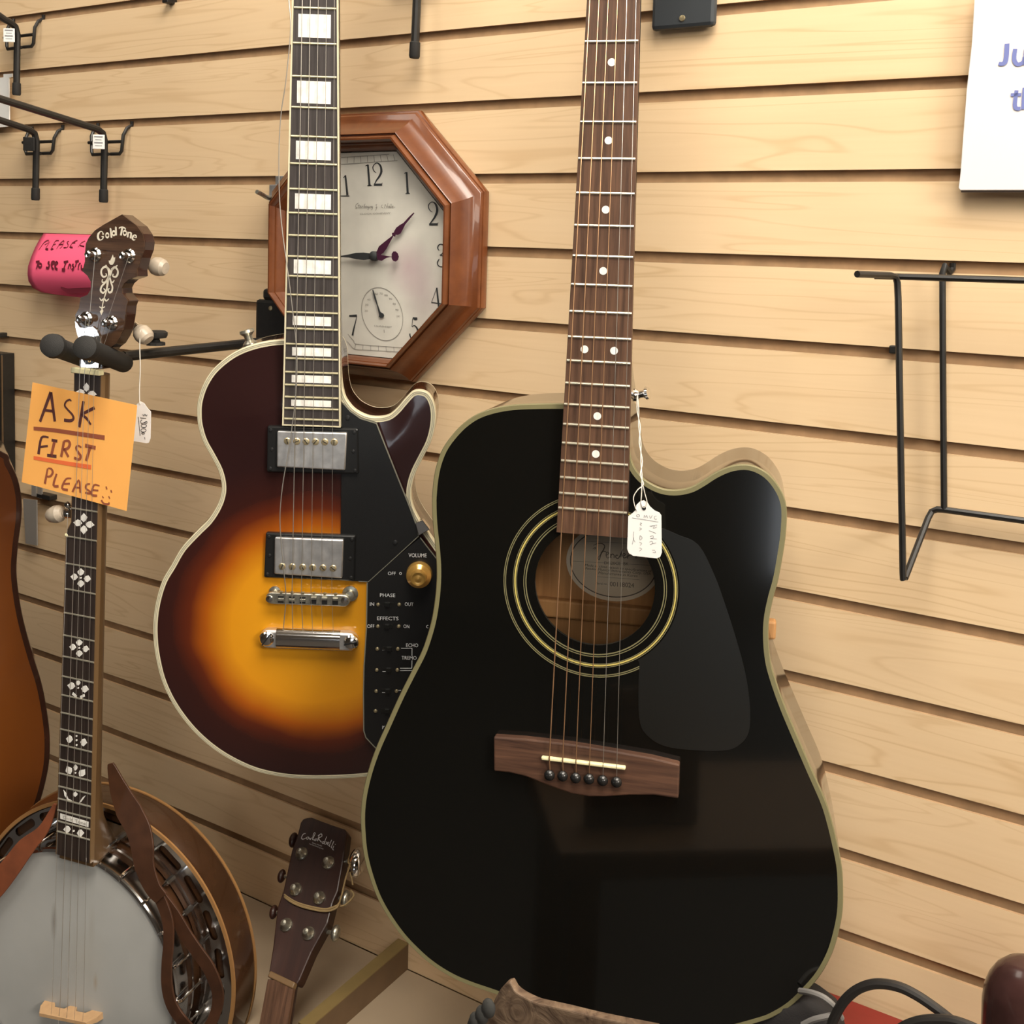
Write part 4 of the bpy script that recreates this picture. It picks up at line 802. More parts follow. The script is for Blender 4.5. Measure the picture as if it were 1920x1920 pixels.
def dial_mat():  # dial paper with two soft pink patches mixed over its colour
    m = MT['clockface'].copy(); m.name = 'clock_paper_pinkish'; nt = m.node_tree; b = nt.nodes['Principled BSDF']; src = b.inputs['Base Color'].links[0].from_socket; tc = N(nt, 'ShaderNodeTexCoord'); cur = src
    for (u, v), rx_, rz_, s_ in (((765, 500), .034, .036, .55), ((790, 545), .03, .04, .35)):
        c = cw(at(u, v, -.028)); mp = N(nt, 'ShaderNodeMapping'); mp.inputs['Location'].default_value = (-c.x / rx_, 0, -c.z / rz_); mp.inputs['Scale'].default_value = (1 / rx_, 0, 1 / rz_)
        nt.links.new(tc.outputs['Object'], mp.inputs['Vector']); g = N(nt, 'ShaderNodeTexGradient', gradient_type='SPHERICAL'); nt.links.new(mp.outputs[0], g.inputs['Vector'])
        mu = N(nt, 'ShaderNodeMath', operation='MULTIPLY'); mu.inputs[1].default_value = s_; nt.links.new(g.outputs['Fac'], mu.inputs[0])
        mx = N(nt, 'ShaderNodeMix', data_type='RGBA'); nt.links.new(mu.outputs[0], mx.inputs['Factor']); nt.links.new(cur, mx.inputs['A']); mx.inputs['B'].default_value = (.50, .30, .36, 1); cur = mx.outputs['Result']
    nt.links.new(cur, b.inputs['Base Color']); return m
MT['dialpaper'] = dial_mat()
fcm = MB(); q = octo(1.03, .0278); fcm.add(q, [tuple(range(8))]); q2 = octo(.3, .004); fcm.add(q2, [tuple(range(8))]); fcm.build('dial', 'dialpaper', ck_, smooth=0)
def cpx(u, v, z): return cw(at(u, v, -z))
CN = (0, -1, 0)
def cst(mb, L, w, z=.0282, tr=lambda x, y: (x, y), n=5): strokes(mb, cpx, L, w, z, tr, n, True, CN)
T7 = lambda x, y: (660 + x / 9.145, 290 + y / 9.145)
NUM = []
S1 = lambda x0, y0, x1, y1: [([(x0, y0), (x1, y1)], [3.4, 4.0]), ([(x1 - 38, y1 + 2), (x1 + 38, y1 + 2)], 1.2), ([(x1 - 22, y1 - 4), (x1 + 22, y1 - 4)], 2.2), ([(x0 - 42, y0 + 22), (x0, y0 + 5)], [.8, 2.2])]
def numeral(L, tr, n=5):
    m = MB(); cst(m, L, 3, tr=tr, n=n); m.build('numeral', 'ink', ck_, smooth=0)
numeral(S1(272, 172, 300, 530) + [([(415,310),(372,272),(358,212),(395,155),(440,146),(488,195),(503,290),(470,370),(420,440),(378,520)],[.7,1.4,1.8,1.2,1.6,3.4,4.2,3.4,2.4,1.2]), ([(375,516),(518,514)],3.2), ([(505,520),(520,480)],[1.6,.8])], T7)
numeral(S1(935, 300, 955, 665), T7)
numeral([([(1380,988),(1332,950),(1308,880),(1345,822),(1395,815),(1442,865),(1460,960),(1425,1060),(1370,1140),(1325,1200)],[.7,1.5,1.9,1.3,1.6,3.6,4.4,3.6,2.4,1.2]), ([(1322,1196),(1470,1194)],3.4), ([(1462,1200),(1478,1160)],[1.6,.8])], T7)
numeral([([(1495,1645),(1468,1600),(1485,1550),(1535,1535),(1578,1570),(1580,1640),(1545,1700),(1505,1722)],[1,1.8,1.4,1.4,2.8,3.2,1.6,1]), ([(1505,1722),(1560,1740),(1600,1790),(1605,1850),(1570,1910),(1515,1920),(1472,1890),(1466,1840),(1495,1790)],[1,1.6,3,3.4,2,1.4,1.8,2,1.2])], T7)
R6 = lambda x, y: (440 + x / 3.31, 180 + y / 3.31)
numeral([([(687,492),(700,615)],[3.2,3.8]), ([(655,620),(712,620)],1.2), ([(672,508),(688,496)],[.8,1.8]), ([(640,492),(652,615)],[3.2,3.8])], R6, 2)
numeral([([(1254,1190),(1268,1320)],[2.8,3.6]), ([(1254,1190),(1222,1280)],.9), ([(1220,1281),(1280,1289)],1.3), ([(1252,1321),(1280,1322)],1.1)], R6, 2)
C5 = lambda x, y: (660 + x / 13.71, 520 + y / 13.71)
numeral([([(1565,1035),(1620,1065),(1678,1055)],[1.5,4.2,3.2]), ([(1562,1060),(1540,1270)],[1,1]), ([(1540,1270),(1600,1240),(1660,1290),(1695,1390),(1670,1500),(1600,1580),(1530,1565),(1492,1500),(1490,1445)],[.8,1.4,2.6,3.6,3,1.6,1.4,2.4,2])], C5)
numeral([([(-70,990),(125,985)],[2.6,3.4]), ([(128,990),(90,1150),(40,1350),(15,1490)],[1,1.6,2.8,3.4])], C5)
for s, u, v in (('8', 590, 560), ('9', 578, 478), ('10', 600, 395)):
    m = MB(); m.add([cpx(u + (a - .3) * 22, v - (b - .35) * 40, .0282) for a, b in glyph_mesh(s)[0]], glyph_mesh(s)[1]); m.build('numeral', 'ink', ck_, smooth=0)
g = MB(); T8 = lambda x, y: (660 + x / 9.145, 290 + y / 9.145)
text(g, 'CLOCK COMPANY', cpx, T8(135, 1032), T8(660, 1018), 3.2, .0282)
cst(g, [[(110,830),(75,850),(60,890),(90,905),(80,925),(55,915)], [(120,850),(115,915),(130,905)], [(105,870),(135,868)], [(140,895),(155,880),(140,880),(140,912),(165,905)], [(172,880),(172,912)], [(172,890),(190,880)], [(200,915),(225,840),(205,890),(212,912)], [(230,880),(225,912)], [(240,912),(245,882),(258,885),(255,912)], [(285,885),(268,895),(275,910),(288,895),(280,945),(265,935)], [(305,882),(300,912),(325,885),(330,910)], [(350,880),(335,890),(340,910),(355,890),(345,940),(325,945)],
  [(430,850),(410,860),(425,890),(405,915),(430,900),(400,960)], [(520,860),(500,890),(530,910)], [(555,915),(570,850),(600,910),(615,830)], ell(632, 895, 10, 14, n=8), [(655,840),(648,912),(665,905),(660,888)], [(680,840),(672,912)], [(692,895),(708,885),(695,880),(692,912),(712,908)], [(722,895),(735,905)]], .8, tr=T8, n=3)
q = ell(717, 589, 38, 50, n=40)
# round weather dial, its figures, the chapter bars
cst(g, [[(716.6 + 38.6 * math.cos(a) + 3 * math.sin(a), 588.8 + 49.5 * math.sin(a) + 6 * math.cos(a)) for a in [2 * math.pi * i / 40 for i in range(41)]]], 1.0, n=1)
for i in range(11):
    a = math.radians(182 + 176 * i / 10); u, v = 716.6 + 30 * math.cos(a) + 2 * math.sin(a), 589 + 39 * math.sin(a) + 5 * math.cos(a)
    if i == 3: continue
    text(g, str(20 + 10 * i if i < 8 else 10 * i), cpx, (u - 3, v + 2), (u + 3, v + 2.4), 3.6, .0282)
text(g, 'FAHRENHEIT', cpx, (702, 612.5), (735, 614.5), 2.8, .0282); cst(g, [[(720, 618), (720.3, 624)]], 1.2)
g.build('dial_print', 'inkgrey', ck_, smooth=0)
g = MB()
cst(g, [[(640, 308), (700, 304), (745, 301)], [(640, 295), (690, 292), (730, 289)], [(664, 640), (668, 645), (700, 648), (770, 653)], [(664, 652), (668, 655), (700, 657), (765, 661)], [(652, 626), (664, 640)], [(651, 640), (664, 655)]], .7)
cst(g, [[(652 + 12.2 * i, 294 - .6 * i), (651 + 12.8 * i, 306 - .6 * i)] for i in range(8)] + [[(666.5 + 14.3 * i, 645 + 1.0 * i), (665.5 + 14.7 * i, 655 + 1.0 * i)] for i in range(8)], .9, n=1)
g.build('minute_track', 'inkgrey', ck_, smooth=0)
hp = cpx(701, 480, .032)
def hand(L, z, m, nm_):
    g = MB(); q = [cpx(u, v, z) for u, v in L]; n_ = len(q); g.add([p for p in q] + [p + V((0, -.0006, 0)) for p in q], [tuple(range(n_)), tuple(range(2 * n_ - 1, n_ - 1, -1))] + [(i, (i + 1) % n_, n_ + (i + 1) % n_, n_ + i) for i in range(n_)]); return g.build(nm_, m, ck_, smooth=0)
hand([(706,474),(711,462),(722,453),(736,442),(735.5,437),(739,436),(740,433),(743.5,427),(750,422),(757,418),(768,406),(776,398.5),(777,400),(769,410),(760,421),(755,431),(751,438),(746,440.5),(742,440),(741,444),(738,442),(731,455),(725,466),(719,474),(708,482)], .0315, 'wine', 'hour_hand')
hand([(694,486),(682,487.5),(668,486),(655,483),(640,482.2),(600,481),(600,480),(640,479.6),(655,477),(668,474),(682,473.5),(694,475)], .0330, 'ink', 'minute_hand')
g = MB(); g.lathe(hp + V((0, 0, 0)), CN, [(0, -.004), (.0052, -.004), (.0052, .002), (.003, .0035), (0, .0036)], 20); g.build('hand_hub', 'ink', ck_)
hand([(707,476),(717,478.5),(724,479.5),(733,481),(735,481),(735,476),(738,471.5),(742,471.3),(746,475),(748,481),(746.5,487),(742.5,490.5),(738.5,489.5),(735.5,486),(734.8,482.3),(731,482.2),(724,484),(716,489),(708,487)], .0345, 'wine', 'second_hand')
hand([(711.5,591),(707.5,573),(702.5,560),(698.5,543.5),(700,543.3),(705,558),(708,570),(713.5,585),(719,588),(720.5,592),(718.5,595.5),(714,595.8),(710.5,593.5)], .0290, 'ink', 'dial_pointer')
# silver hook the clock hangs from
sh_ = thing('metal_hook', 'silver metal slatwall hook plate at the left edge of the wall clock', 'hook', loc=(0, 0, 0))
a, b_ = at(503.5, 346, -.004), at(533, 343, -.004); c = at(504.5, 446, -.004)
m = MB(); m.prism([(a.x, a.z), (a.x + .028, a.z), (a.x + .028, c.z), (a.x + .004, c.z), (a.x, c.z + .004)], .0008, .0030); m.prism([(a.x + .008, a.z - .001), (a.x + .026, a.z - .001), (a.x + .026, a.z + .0105), (a.x + .008, a.z + .0105)], -.004, .0012)
o = m.build('hook_plate', 'cover', sh_, smooth=0, bevel=.0008); o.rotation_euler = (math.radians(90), 0, 0)
p0 = at(514, 372, -.004); MB().tube(catmull([p0, p0 + V((0, -.012, .0005)), at(492, 365, -.040), at(481.5, 359.5, -.052)], 4), .0026, 8).build('peg', 'nickel', sh_)
# ================================================================== hooks on the slatwall
def slat_hook(px_bot, px_top, px_arm, lab, label, y0=-.020, arm_len=.30, r=.0046, zend=None):
    t = thing('slatwall_hook', label, 'hook', loc=(0, 0, 0), group='black slatwall hooks')
    pb, pt = at(*px_bot, y0), at(*px_top, y0); x0 = pb.x; pt = V((pt.x, y0, pt.z))
    d = ray(*px_arm); ya = CP.y + (pt.x - CP.x) * d.y / d.x; pa = at(*px_arm, ya); sl = (pa.z - pt.z - .012) / max(.01, (y0 - .012 - ya)) if px_arm else .2
    if zend is not None: sl = zend
    P = [pb, pb + (pt - pb) * .5, pt - V((0, 0, .002)), pt + V((0, -.003, .008)), pt + V((0, -.011, .0125)), pt + V((0, -.020, .0135 + .004 * sl)), pt + V((0, -.05, .0135 + .033 * sl)), pt + V((0, -arm_len, .0135 + (arm_len - .018) * sl))]
    MB().tube(P, r, 10).build('hook_rod', 'mattblack', t)
    dn = (pb - pt).normalized(); MB().lathe(pb - dn * .016, dn, [(r, 0), (r + .0011, .001), (r + .0013, .015), (r + .0004, .0172), (0, .0175)], 16).build('rubber_tip', 'rubber', t)
    gz = math.ceil((pt.z + .002) / PIT - .2) * PIT - .004
    for s in (-1, 1):
        xa = pt.x + (.0225 if s > 0 else -.040)
        MB().tube([(pt.x + s * .002, -.012, pt.z - .018), (xa - s * .004, -.011, pt.z - .018), (xa - s * .001, -.010, pt.z - .014), (xa + s * .001, -.009, gz - .018), (xa + s * .002, -.004, gz - .0085), (xa + s * .003, .003, gz - .004), (xa + s * .003, .003, gz + .001)], .0023, 8).build('bracket_wire', 'mattblack', t)
    MB().tube([(pt.x - .044, -.011, pt.z - .002), (pt.x + .023, -.011, pt.z - .002)], .0022, 8).build('bracket_wire', 'mattblack', t)
    if lab is not None:
        c = at(*lab[1:3], y0 - .016); X = V((.84, .54, 0)).normalized(); Yn = V((-.54, .84, 0)).normalized(); m = MB(); m.box(c, (.0155, .0012, .0185), X, Yn); o = m.build('label_plate', 'paper' if lab[0] else 'mattblack', t, smooth=0, bevel=.0010)
        if lab[0]:
            m = MB()
            for i, w in enumerate((.011, .008, .011, .009)): m.box(c - Yn * .0008 + V((0, 0, .0065 - .0038 * i)), (w, .0003, .0015 if i % 2 == 0 else .0007), X, Yn)
            m.build('label_print', 'pencil', t, smooth=0)
    return t
slat_hook((194, 378), (196, 262), (60, 205), (True, 185, 266), 'black slatwall hook with grey label just above the banjo headstock')
slat_hook((66.5, 374), (68.5, 262), (15, 231), (False, 54, 270), 'black slatwall hook without label, left of the labelled hook above the banjo')
slat_hook((31, 177), (32.5, 62), (2, 31), (True, 17, 66), 'black slatwall hook with grey label in the top left corner')
slat_hook((777, 107), (785, -70), (700, -120), None, 'black slatwall hook hanging down at the top edge right of the electric guitar neck', zend=.15, arm_len=.12)
for u, v, lb_, sx in ((5, 628, 'tiny black peg in the groove at the left frame edge beside the pink note', .010), (90, 930, 'small black peg in the dark groove below the orange sign', .030), (318, 2, 'small black clip in the top groove left of the electric guitar neck', .010)):
    p = at(u, v, -.004); m = MB(); m.box((p.x, -.004, p.z), (sx, .016, .007)); o = m.build('slatwall_peg', 'mattblack', None, smooth=0, bevel=.001); tag(o, lb_, 'peg')
# ================================================================== instrument hangers
def hanger(label, plate, arm_from, back, prongs, r=.0085, knob=None, sz=(.052, .10)):
    t = thing('instrument_hanger', label, 'hanger', loc=(0, 0, 0))
    x, z = plate; m = MB(); m.box((x, -.0065, z), (sz[0], .008, sz[1])); m.box((x + .001, -.0035, z + sz[1] / 2 + .006), (sz[0] * .68, .010, .014)); m.build('mount_plate', 'greyblack' if knob is None else 'mattblack', t, smooth=0, bevel=.004)
    for s in (-1, 1): MB().lathe((x, -.0105, z + s * sz[1] * .40), (0, -1, 0), [(0, 0), (.0030, 0), (.0026, .0010), (0, .0014)], 14).build('plate_screw', 'brass', t)
    MB().tube([V(arm_from), (V(arm_from) + V(back)) / 2, V(back)], .0056, 10).build('arm', 'mattblack', t)
    if knob:
        m = MB(); m.lathe(V(knob), (0, 0, 1), [(0, -.003), (.010, -.003), (.010, 0), (.005, .001), (.004, .004), (.011, .005), (.0125, .008), (.0125, .011), (.010, .0125), (0, .013)], 10); m.build('clamp_knob', 'rubber', t)
    tb = [b for f, b in prongs]; MB().tube([tb[0], V(back), tb[1]], .005, 8).build('yoke', 'mattblack', t)
    for f, b_ in prongs:
        f, b_ = V(f), V(b_); d = (f - b_).normalized(); L = (f - b_).length
        m = MB(); m.lathe(b_, d, [(0, -.004), (r * .85, -.004), (r, 0), (r, L - .016), (r * 1.12, L - .015), (r * 1.22, L - .009), (r * 1.15, L - .002), (r * .8, L), (0, L + .0005)], 20); m.build('foam_prong', 'rubber', t)
    return t
w = FJ.w
hb = w(FJ.px(232, 668, -.062))
hanger('black hanger with swivel arm holding the banjo at its peghead', (at(513, 640, -.005).x, at(513, 640, -.005).z), at(505, 640, -.014), hb, [(w(FJ.px(96, 647, .052)), w(FJ.px(158, 671, -.050))), (w(FJ.px(157, 650, .050)), w(FJ.px(232, 681, -.050)))], .0098, knob=w(FJ.px(292, 642, -.085)))
nb_ = FB.w((0, .030, -.045)); pw = at(1286, -40, -.006)
hanger('black hanger plate screwed to the wall right of the acoustic guitar neck', (pw.x, pw.z), (pw.x, -.012, pw.z + .02), nb_, [(FB.w((-.030, .018, .03)), FB.w((-.030, .018, -.045))), (FB.w((.030, .018, .03)), FB.w((.030, .018, -.045)))], sz=(.064, .092))
nl = FL.w((0, .030, -.045))
hanger('black wall hanger holding the electric guitar above the frame', (-.80, .06), (-.80, -.012, .06), nl, [(FL.w((-.030, .018, .03)), FL.w((-.030, .018, -.045))), (FL.w((.030, .018, .03)), FL.w((.030, .018, -.045)))])
# ================================================================== notes, signs and tags
og = thing('paper_sign', 'orange handwritten sign tucked under the banjo strings', 'sign', FJ)
zs_ = .0012; OC = [(61,717),(257,760),(237,958),(40.5,904)]
MB().prism([FJ.px(u, v, zs_).xy for u, v in OC], zs_ - .0004, zs_).build('sheet', 'orange', og, smooth=0)
TO = lambda x, y: (30 + x / 7.111, 700 + y / 7.111); zl = zs_ + .0003
g = MB(); strokes(g, FJ.px, [([(320,645),(465,250)],[4.6,5.4]), ([(465,250),(518,642)],[5.6,4.6]), ([(385,492),(500,505)],4.2), ([(738,372),(715,352),(670,375),(650,430),(690,485),(750,550),(765,605),(725,632),(640,622)],[2,3,3,3.4,3.2,3.6,4.4,5,5]), ([(900,372),(842,718)],[4.8,5.2]), ([(1048,458),(860,555)],[5.4,4.4]), ([(865,550),(935,595),(998,685)],[4,4.4,3]),
  ([(435,855),(340,860),(300,1078)],[2.6,4,5]), ([(320,982),(425,968)],3.4), ([(475,890),(552,905)],4.6), ([(415,1092),(540,1108)],5)], 4, zl, TO, n=4)
g.build('handwriting', 'inkpurple', og, smooth=0)
g = MB(); strokes(g, FJ.px, [([(517,895),(470,1100)],5), ([(640,910),(602,1115)],4.6), ([(635,908),(695,900),(718,945),(690,1000),(628,1015)],[3,4,5,4.4,3.4]), ([(640,1005),(700,1115)],4.2), ([(872,988),(830,965),(800,995),(835,1060),(862,1105),(840,1148),(775,1125)],[2.4,3,3.4,4,4.4,4.2,4]), ([(920,962),(1062,995)],6), ([(990,980),(935,1168)],5),
  ([(235,735),(500,758),(800,802),(1182,858)],[5.6,6,6.4,7]), ([(422,1270),(385,1472)],[3,4.4]), ([(425,1265),(470,1275),(490,1320),(460,1370),(408,1378)],[2,3.4,4,3.4,2.6]), ([(542,1340),(500,1490),(568,1506)],[3.2,4.2,4]), ([(738,1400),(665,1412),(615,1530),(692,1556)],[2,3,4,4]), ([(640,1475),(718,1470)],3), ([(752,1582),(838,1425),(856,1592)],[3.6,3,3]), ([(790,1520),(856,1526)],2.6), ([(988,1475),(942,1482),(930,1530),(990,1578),(982,1602),(922,1590)],[2,3,3,3,3.4,3]), ([(1115,1500),(1042,1490),(1008,1612),(1082,1632)],[2,3,4,3.4]), ([(1025,1555),(1098,1562)],2.6),
  ([(1200,1508),(1212,1548)],2.6), ([(1265,1555),(1275,1592)],2.6), ([(1150,1638),(1168,1662)],2), ([(1235,1638),(1252,1672)],2), ([(1138,1690),(1170,1735),(1235,1742),(1238,1718)],[3.4,3,3.4,2])], 4, zl, TO, n=4)
g.build('handwriting', 'inkbrown', og, smooth=0)
g = MB(); strokes(g, FJ.px, [([(235,1125),(600,1188),(1000,1252)],[5.4,6,6.6])], 4, zl, TO); g.build('underline', 'inkred', og, smooth=0)
# pink note curling out of a groove
pn = thing('paper_note', 'pink handwritten note curling out of the groove behind the banjo headstock', 'note', loc=(0, 0, 0))
pb_ = lambda t: -(.004 + .040 * math.sin(min(1, t * 1.02) * math.pi * .80))
rows = [(438,82,190),(450,74,190),(465,66,190),(482,59,190),(500,53,190),(515,52,190),(528,54,190),(540,62,190),(548,78,188),(552,112,186),(556,158,184)]
def tv(v): return max(0, min(1, (v - 438) / 118))
vs_, fs = [], []; NC = 14
for v, l, r_ in rows:
    for j in range(NC):
        u = l + (r_ - l) * j / (NC - 1); q = at(u, v + .03 * (u - 82), pb_(tv(v))); vs_.append(q)
for i in range(len(rows) - 1):
    for j in range(NC - 1): fs.append((i * NC + j, i * NC + j + 1, (i + 1) * NC + j + 1, (i + 1) * NC + j))
m = MB(); m.add(vs_, fs); o = m.build('sheet', 'pink', pn, smooth=80); md = o.modifiers.new('thick', 'SOLIDIFY'); md.thickness = .0004
TP = lambda x, y: (40 + x / 13.71, 420 + y / 13.71)
def ppx(u, v, z): return at(u, v, pb_(tv(v - .03 * (u - 82))) - .0012)
g = MB(); strokes(g, ppx, [([(445,670),(575,490),(700,425)],[1.6,3,2.4]), ([(700,428),(690,480),(600,540)],[3,2,1.4]), ([(740,440),(620,640),(690,665)],[1,4,4.4]), ([(965,435),(870,450),(790,590),(760,660),(825,650)],[2,2.4,3,4.4,3]), ([(820,545),(885,520)],2.4), ([(905,640),(1000,500),(1095,445),(1055,560),(990,630)],[1.2,3,2.6,2.4,1.4]), ([(960,545),(1065,530)],2.6), ([(1225,450),(1170,480),(1200,545),(1165,610),(1085,620)],[2,2.6,3.4,3,3]), ([(1445,430),(1330,480),(1240,600),(1320,620)],[2.4,2.6,4,3.6]), ([(1300,500),(1390,490)],2.4), ([(1455,600),(1530,500),(1640,440)],[1.4,2.4,2]), ([(1500,560),(1620,590)],[2.4,3]),
  ([(375,980),(470,965)],3), ([(440,975),(385,1160)],[3,1.8]), (ell(478,1065,42,48,n=10),2.6), ([(725,970),(690,995),(715,1060),(690,1130),(635,1120)],[2.2,3,3.4,3,3]), ([(755,1065),(850,1000),(830,970),(780,1000),(785,1110),(830,1165)],[2,2.6,3,3.6,3,3]), ([(870,1065),(935,1005),(890,980),(868,1050),(880,1140),(930,1160)],[2,2.6,3,3.6,3.4,3]), ([(1090,985),(1205,962)],3), ([(1150,980),(1085,1170)],2.6), ([(1040,1175),(1125,1185)],4), ([(1200,1160),(1230,1050),(1265,1060),(1265,1150)],[1.6,2.6,2.6,1.6]), ([(1345,1030),(1310,1060),(1345,1120),(1300,1190)],[2,2.6,3,4]), ([(1385,975),(1480,950)],3.2), ([(1425,960),(1385,1110)],2.4), ([(1460,1165),(1480,1045),(1525,1010)],[2,2.4,2]), ([(1540,1050),(1550,1160),(1610,1150)],[2.4,3,2.6]), ([(1010,1635),(1180,1675),(1400,1670),(1780,1660)],[1.5,9,10.5,9])], 2.6, 0, TP, n=4, nrm=CN)
g.build('handwriting', 'inkwine', pn, smooth=0)
# price tag on the banjo tuner
bt = thing('price_tag', 'price tag on a long thread hanging from the lower banjo tuner', 'tag', FJ)
zt2 = -.030; MB().prism([FJ.px(u, v, zt2).xy for u, v in [(252,768),(256,759),(262,752),(270,756),(277,766),(283,772),(282,822),(279,830),(274,831),(250,827)]], zt2 - .0004, zt2).build('card', 'paper', bt, smooth=0)
g = MB(); TB = lambda x, y: (30 + x / 7.111, 700 + y / 7.111)
strokes(g, FJ.px, [[(1690,545),(1705,570),(1720,545),(1735,570),(1750,550)], [(1665,590),(1665,595),(1735,600)], [(1680,620),(1660,640),(1680,670),(1740,640),(1745,665),(1700,660)], ell(1705,700,36,22,n=10), ell(1700,760,36,22,n=10), ell(1695,800,20,10,n=8), [(1715,850),(1720,880)], [(1630,580),(1655,830)]], 1.0, zt2 + .0003, TB, n=3)
g.build('handwriting', 'ink', bt, smooth=0)
MB().tube(catmull([FJ.px(u, v, z) for u, v, z in ((263, 618, -.030), (262, 650, -.0295), (263, 690, -.0295), (261.5, 730, -.0295), (262, 757, -.0295))], 4), .0006, 5).build('thread', 'thread', bt)
# white acrylic sign at right
ws = thing('acrylic_sign', 'white glossy sign with blue print at the top right corner', 'sign', loc=(0, 0, 0))
ysn = -.014; P = [at(u, v, ysn) for u, v in ((1827, -6), (1822, 80), (1812, 170), (1800, 330), (1797, 352), (1800, 357))]
P = [P[0] + (P[0] - P[2]) * .15] + P; xr_ = .10
pl = [(p.x, p.z) for p in P] + [(xr_, P[-1].z), (xr_, P[0].z)]
m = MB().prism([V(q) for q in pl], -ysn - .004, -ysn); o = m.build('panel', 'acryl', ws, smooth=0, bevel=.0006); o.rotation_euler = (math.radians(90), 0, 0)
m = MB(); m.box(((P[-1].x + xr_) / 2, ysn + .0045, P[-1].z + .0006), (xr_ - P[-1].x - .001, .005, .004)); m.build('panel_edge', 'acryledge', ws, smooth=0)
TS = lambda x, y: (1760 + x / 5.05, y / 5.05); spx = lambda u, v, z: at(u, v, ysn - .0006)
g = MB(); strokes(g, spx, [([(648,412),(642,520),(630,585),(600,605),(568,600)],[9,9.4,9.4,8,7]), ([(725,462),(715,560),(745,608),(800,590),(815,540)],[8,8.4,8,8,8]), ([(828,462),(815,612)],8), ([(738,855),(722,985),(735,1025),(775,1028)],[7.6,8,8,7]), ([(682,898),(782,895)],6.4), ([(815,830),(800,1035)],8)], 8, 0, TS, n=4, nrm=CN)
g.build('print', 'blueink', ws, smooth=0)
# white card at the left edge and a grey label holder under the orange sign
m = MB(); ps = [at(u, v, -.010) for u, v in ((-60, 152), (7, 145), (7, 139), (23, 138), (23, 144), (17, 146), (18, 237), (-60, 245))]; m.prism([V((p.x, p.z)) for p in ps], .009, .0105)
o = m.build('white_card', 'paper', None, smooth=0); o.rotation_euler = (math.radians(90), 0, 0); tag(o, 'white card on the wall at the left frame edge behind the black hooks', 'card')
lh = thing('label_holder', 'grey clear plastic label holder on the wall below the orange sign', 'label holder', loc=(0, 0, 0))
for nm_, q in (('clip', [(59,910),(67,911),(67,931),(59,930)]), ('clip', [(70,912),(78,914),(78,935),(70,933)]), ('strip', [(43,935),(68,938),(69,1023),(48,1019)])):
    m = MB(); m.prism([V((at(u, v, -.012).x, at(u, v, -.012).z)) for u, v in q], .010, .012); o = m.build(nm_, 'greyplastic', lh, smooth=0); o.rotation_euler = (math.radians(90), 0, 0)
# ================================================================== wire rack at right
wrk = thing('wire_rack', 'black wire display rack hooked on the slatwall at right', 'rack', loc=(0, 0, 0))
yr, yf = -.012, -.070
fr_ = [at(1607, 514, -.125), at(1668, 516, -.078), at(1679, 519, -.072), at(1682.5, 530, yf), at(1684, 560, yf), at(1688, 800, yf), at(1693, 1075, yf), at(1693.5, 1086, yf), at(1697, 1084, yf + .002), at(1740, 972, yr - .004), at(1747, 959, yr), at(1757, 955, yr), at(1768, 955.5, yr), at(1925, 977, yr), at(2100, 1004, yr)]
MB().tube(fr_, .0027, 8).build('front_wire', 'mattblack', wrk)
MB().tube([at(1640, 517.5, -.040), at(1700, 519, -.040), at(1925, 526, -.040), at(2100, 532, -.040)], .0027, 8).build('top_wire', 'mattblack', wrk)
gz = -4 * PIT - .004
pt_ = at(1767, 512, yr); MB().tube([at(1770, 955, yr), at(1768, 700, yr), pt_, V((pt_.x + .001, yr + .002, pt_.z + .006)), V((pt_.x + .004, -.003, gz - .006)), V((pt_.x + .005, .003, gz - .003)), V((pt_.x + .005, .003, gz + .002))], .0027, 8).build('back_wire', 'mattblack', wrk)
p = at(1677, 655, -.002); m = MB(); m.box((p.x, -.002, p.z), (.007, .010, .007)); o = m.build('slatwall_peg', 'mattblack', None, smooth=0, bevel=.001); tag(o, 'small black peg in the groove behind the left wire of the rack', 'peg')
# ================================================================== shelf and what stands on it
SZ = -1.143
m = MB(); m.box((-.42, -.0855, SZ - .010), (1.30, .169, .020)); o = m.build('wall_shelf', 'shelf', None, smooth=0, bevel=.0012); tag(o, 'beige laminate shelf along the foot of the slatwall under the guitars', 'shelf')
sd = thing('shelf_divider', 'low olive edged board standing across the shelf below the black guitar', 'divider', loc=(-.73, -.085, SZ))
m = MB(); m.box((0, 0, .0158), (.0145, .168, .0312)); m.build('board', 'boardside', sd, smooth=0); m = MB(); m.box((0, 0, .0318), (.0150, .168, .0014)); m.build('edge_band', 'board', sd, smooth=0)
# guitar leaning on the wall under the electric one
def acoustic_outline(s=1.0):
    H = [(0, .0), (.003, .05), (.018, .098), (.055, .133), (.10, .141), (.155, .129), (.20, .122), (.255, .137), (.31, .165), (.36, .183), (.405, .180), (.445, .145), (.472, .08), (.480, .0)]
    R = catmull([V((x, -y, 0)) for y, x in H], 4); L = [V((-p.x, p.y, 0)) for p in R[1:-1]][::-1]
    return ccw([V((p.x * s, p.y * s)) for p in R + L])
nutp = at(530, 1846, -.165); topp = at(611, 1548, -.052)
Yh = (topp - nutp).normalized(); Xh = V((1, .16, 0)); Xh = (Xh - Yh * Xh.dot(Yh)).normalized(); FR = Frame(nutp, Xh, Yh, Xh.cross(Yh))
rg = thing('acoustic_guitar', 'red brown guitar leaning on the wall, only its headstock and nut showing', 'guitar', FR)
T4 = lambda x, y: (500 + x / 5.332, 1500 + y / 5.332)
hsr = [(300,1845),(20,1725),(60,1480),(105,1080),(165,905),(250,505),(312,330),(338,225),(365,186),(405,176),(445,172),(640,245),(780,292),(800,330),(795,385),(760,640),(712,910),(660,1030),(610,1230),(450,1520),(330,1800)]
HR_ = [FR.px(*T4(*q), 0).xy for q in hsr]
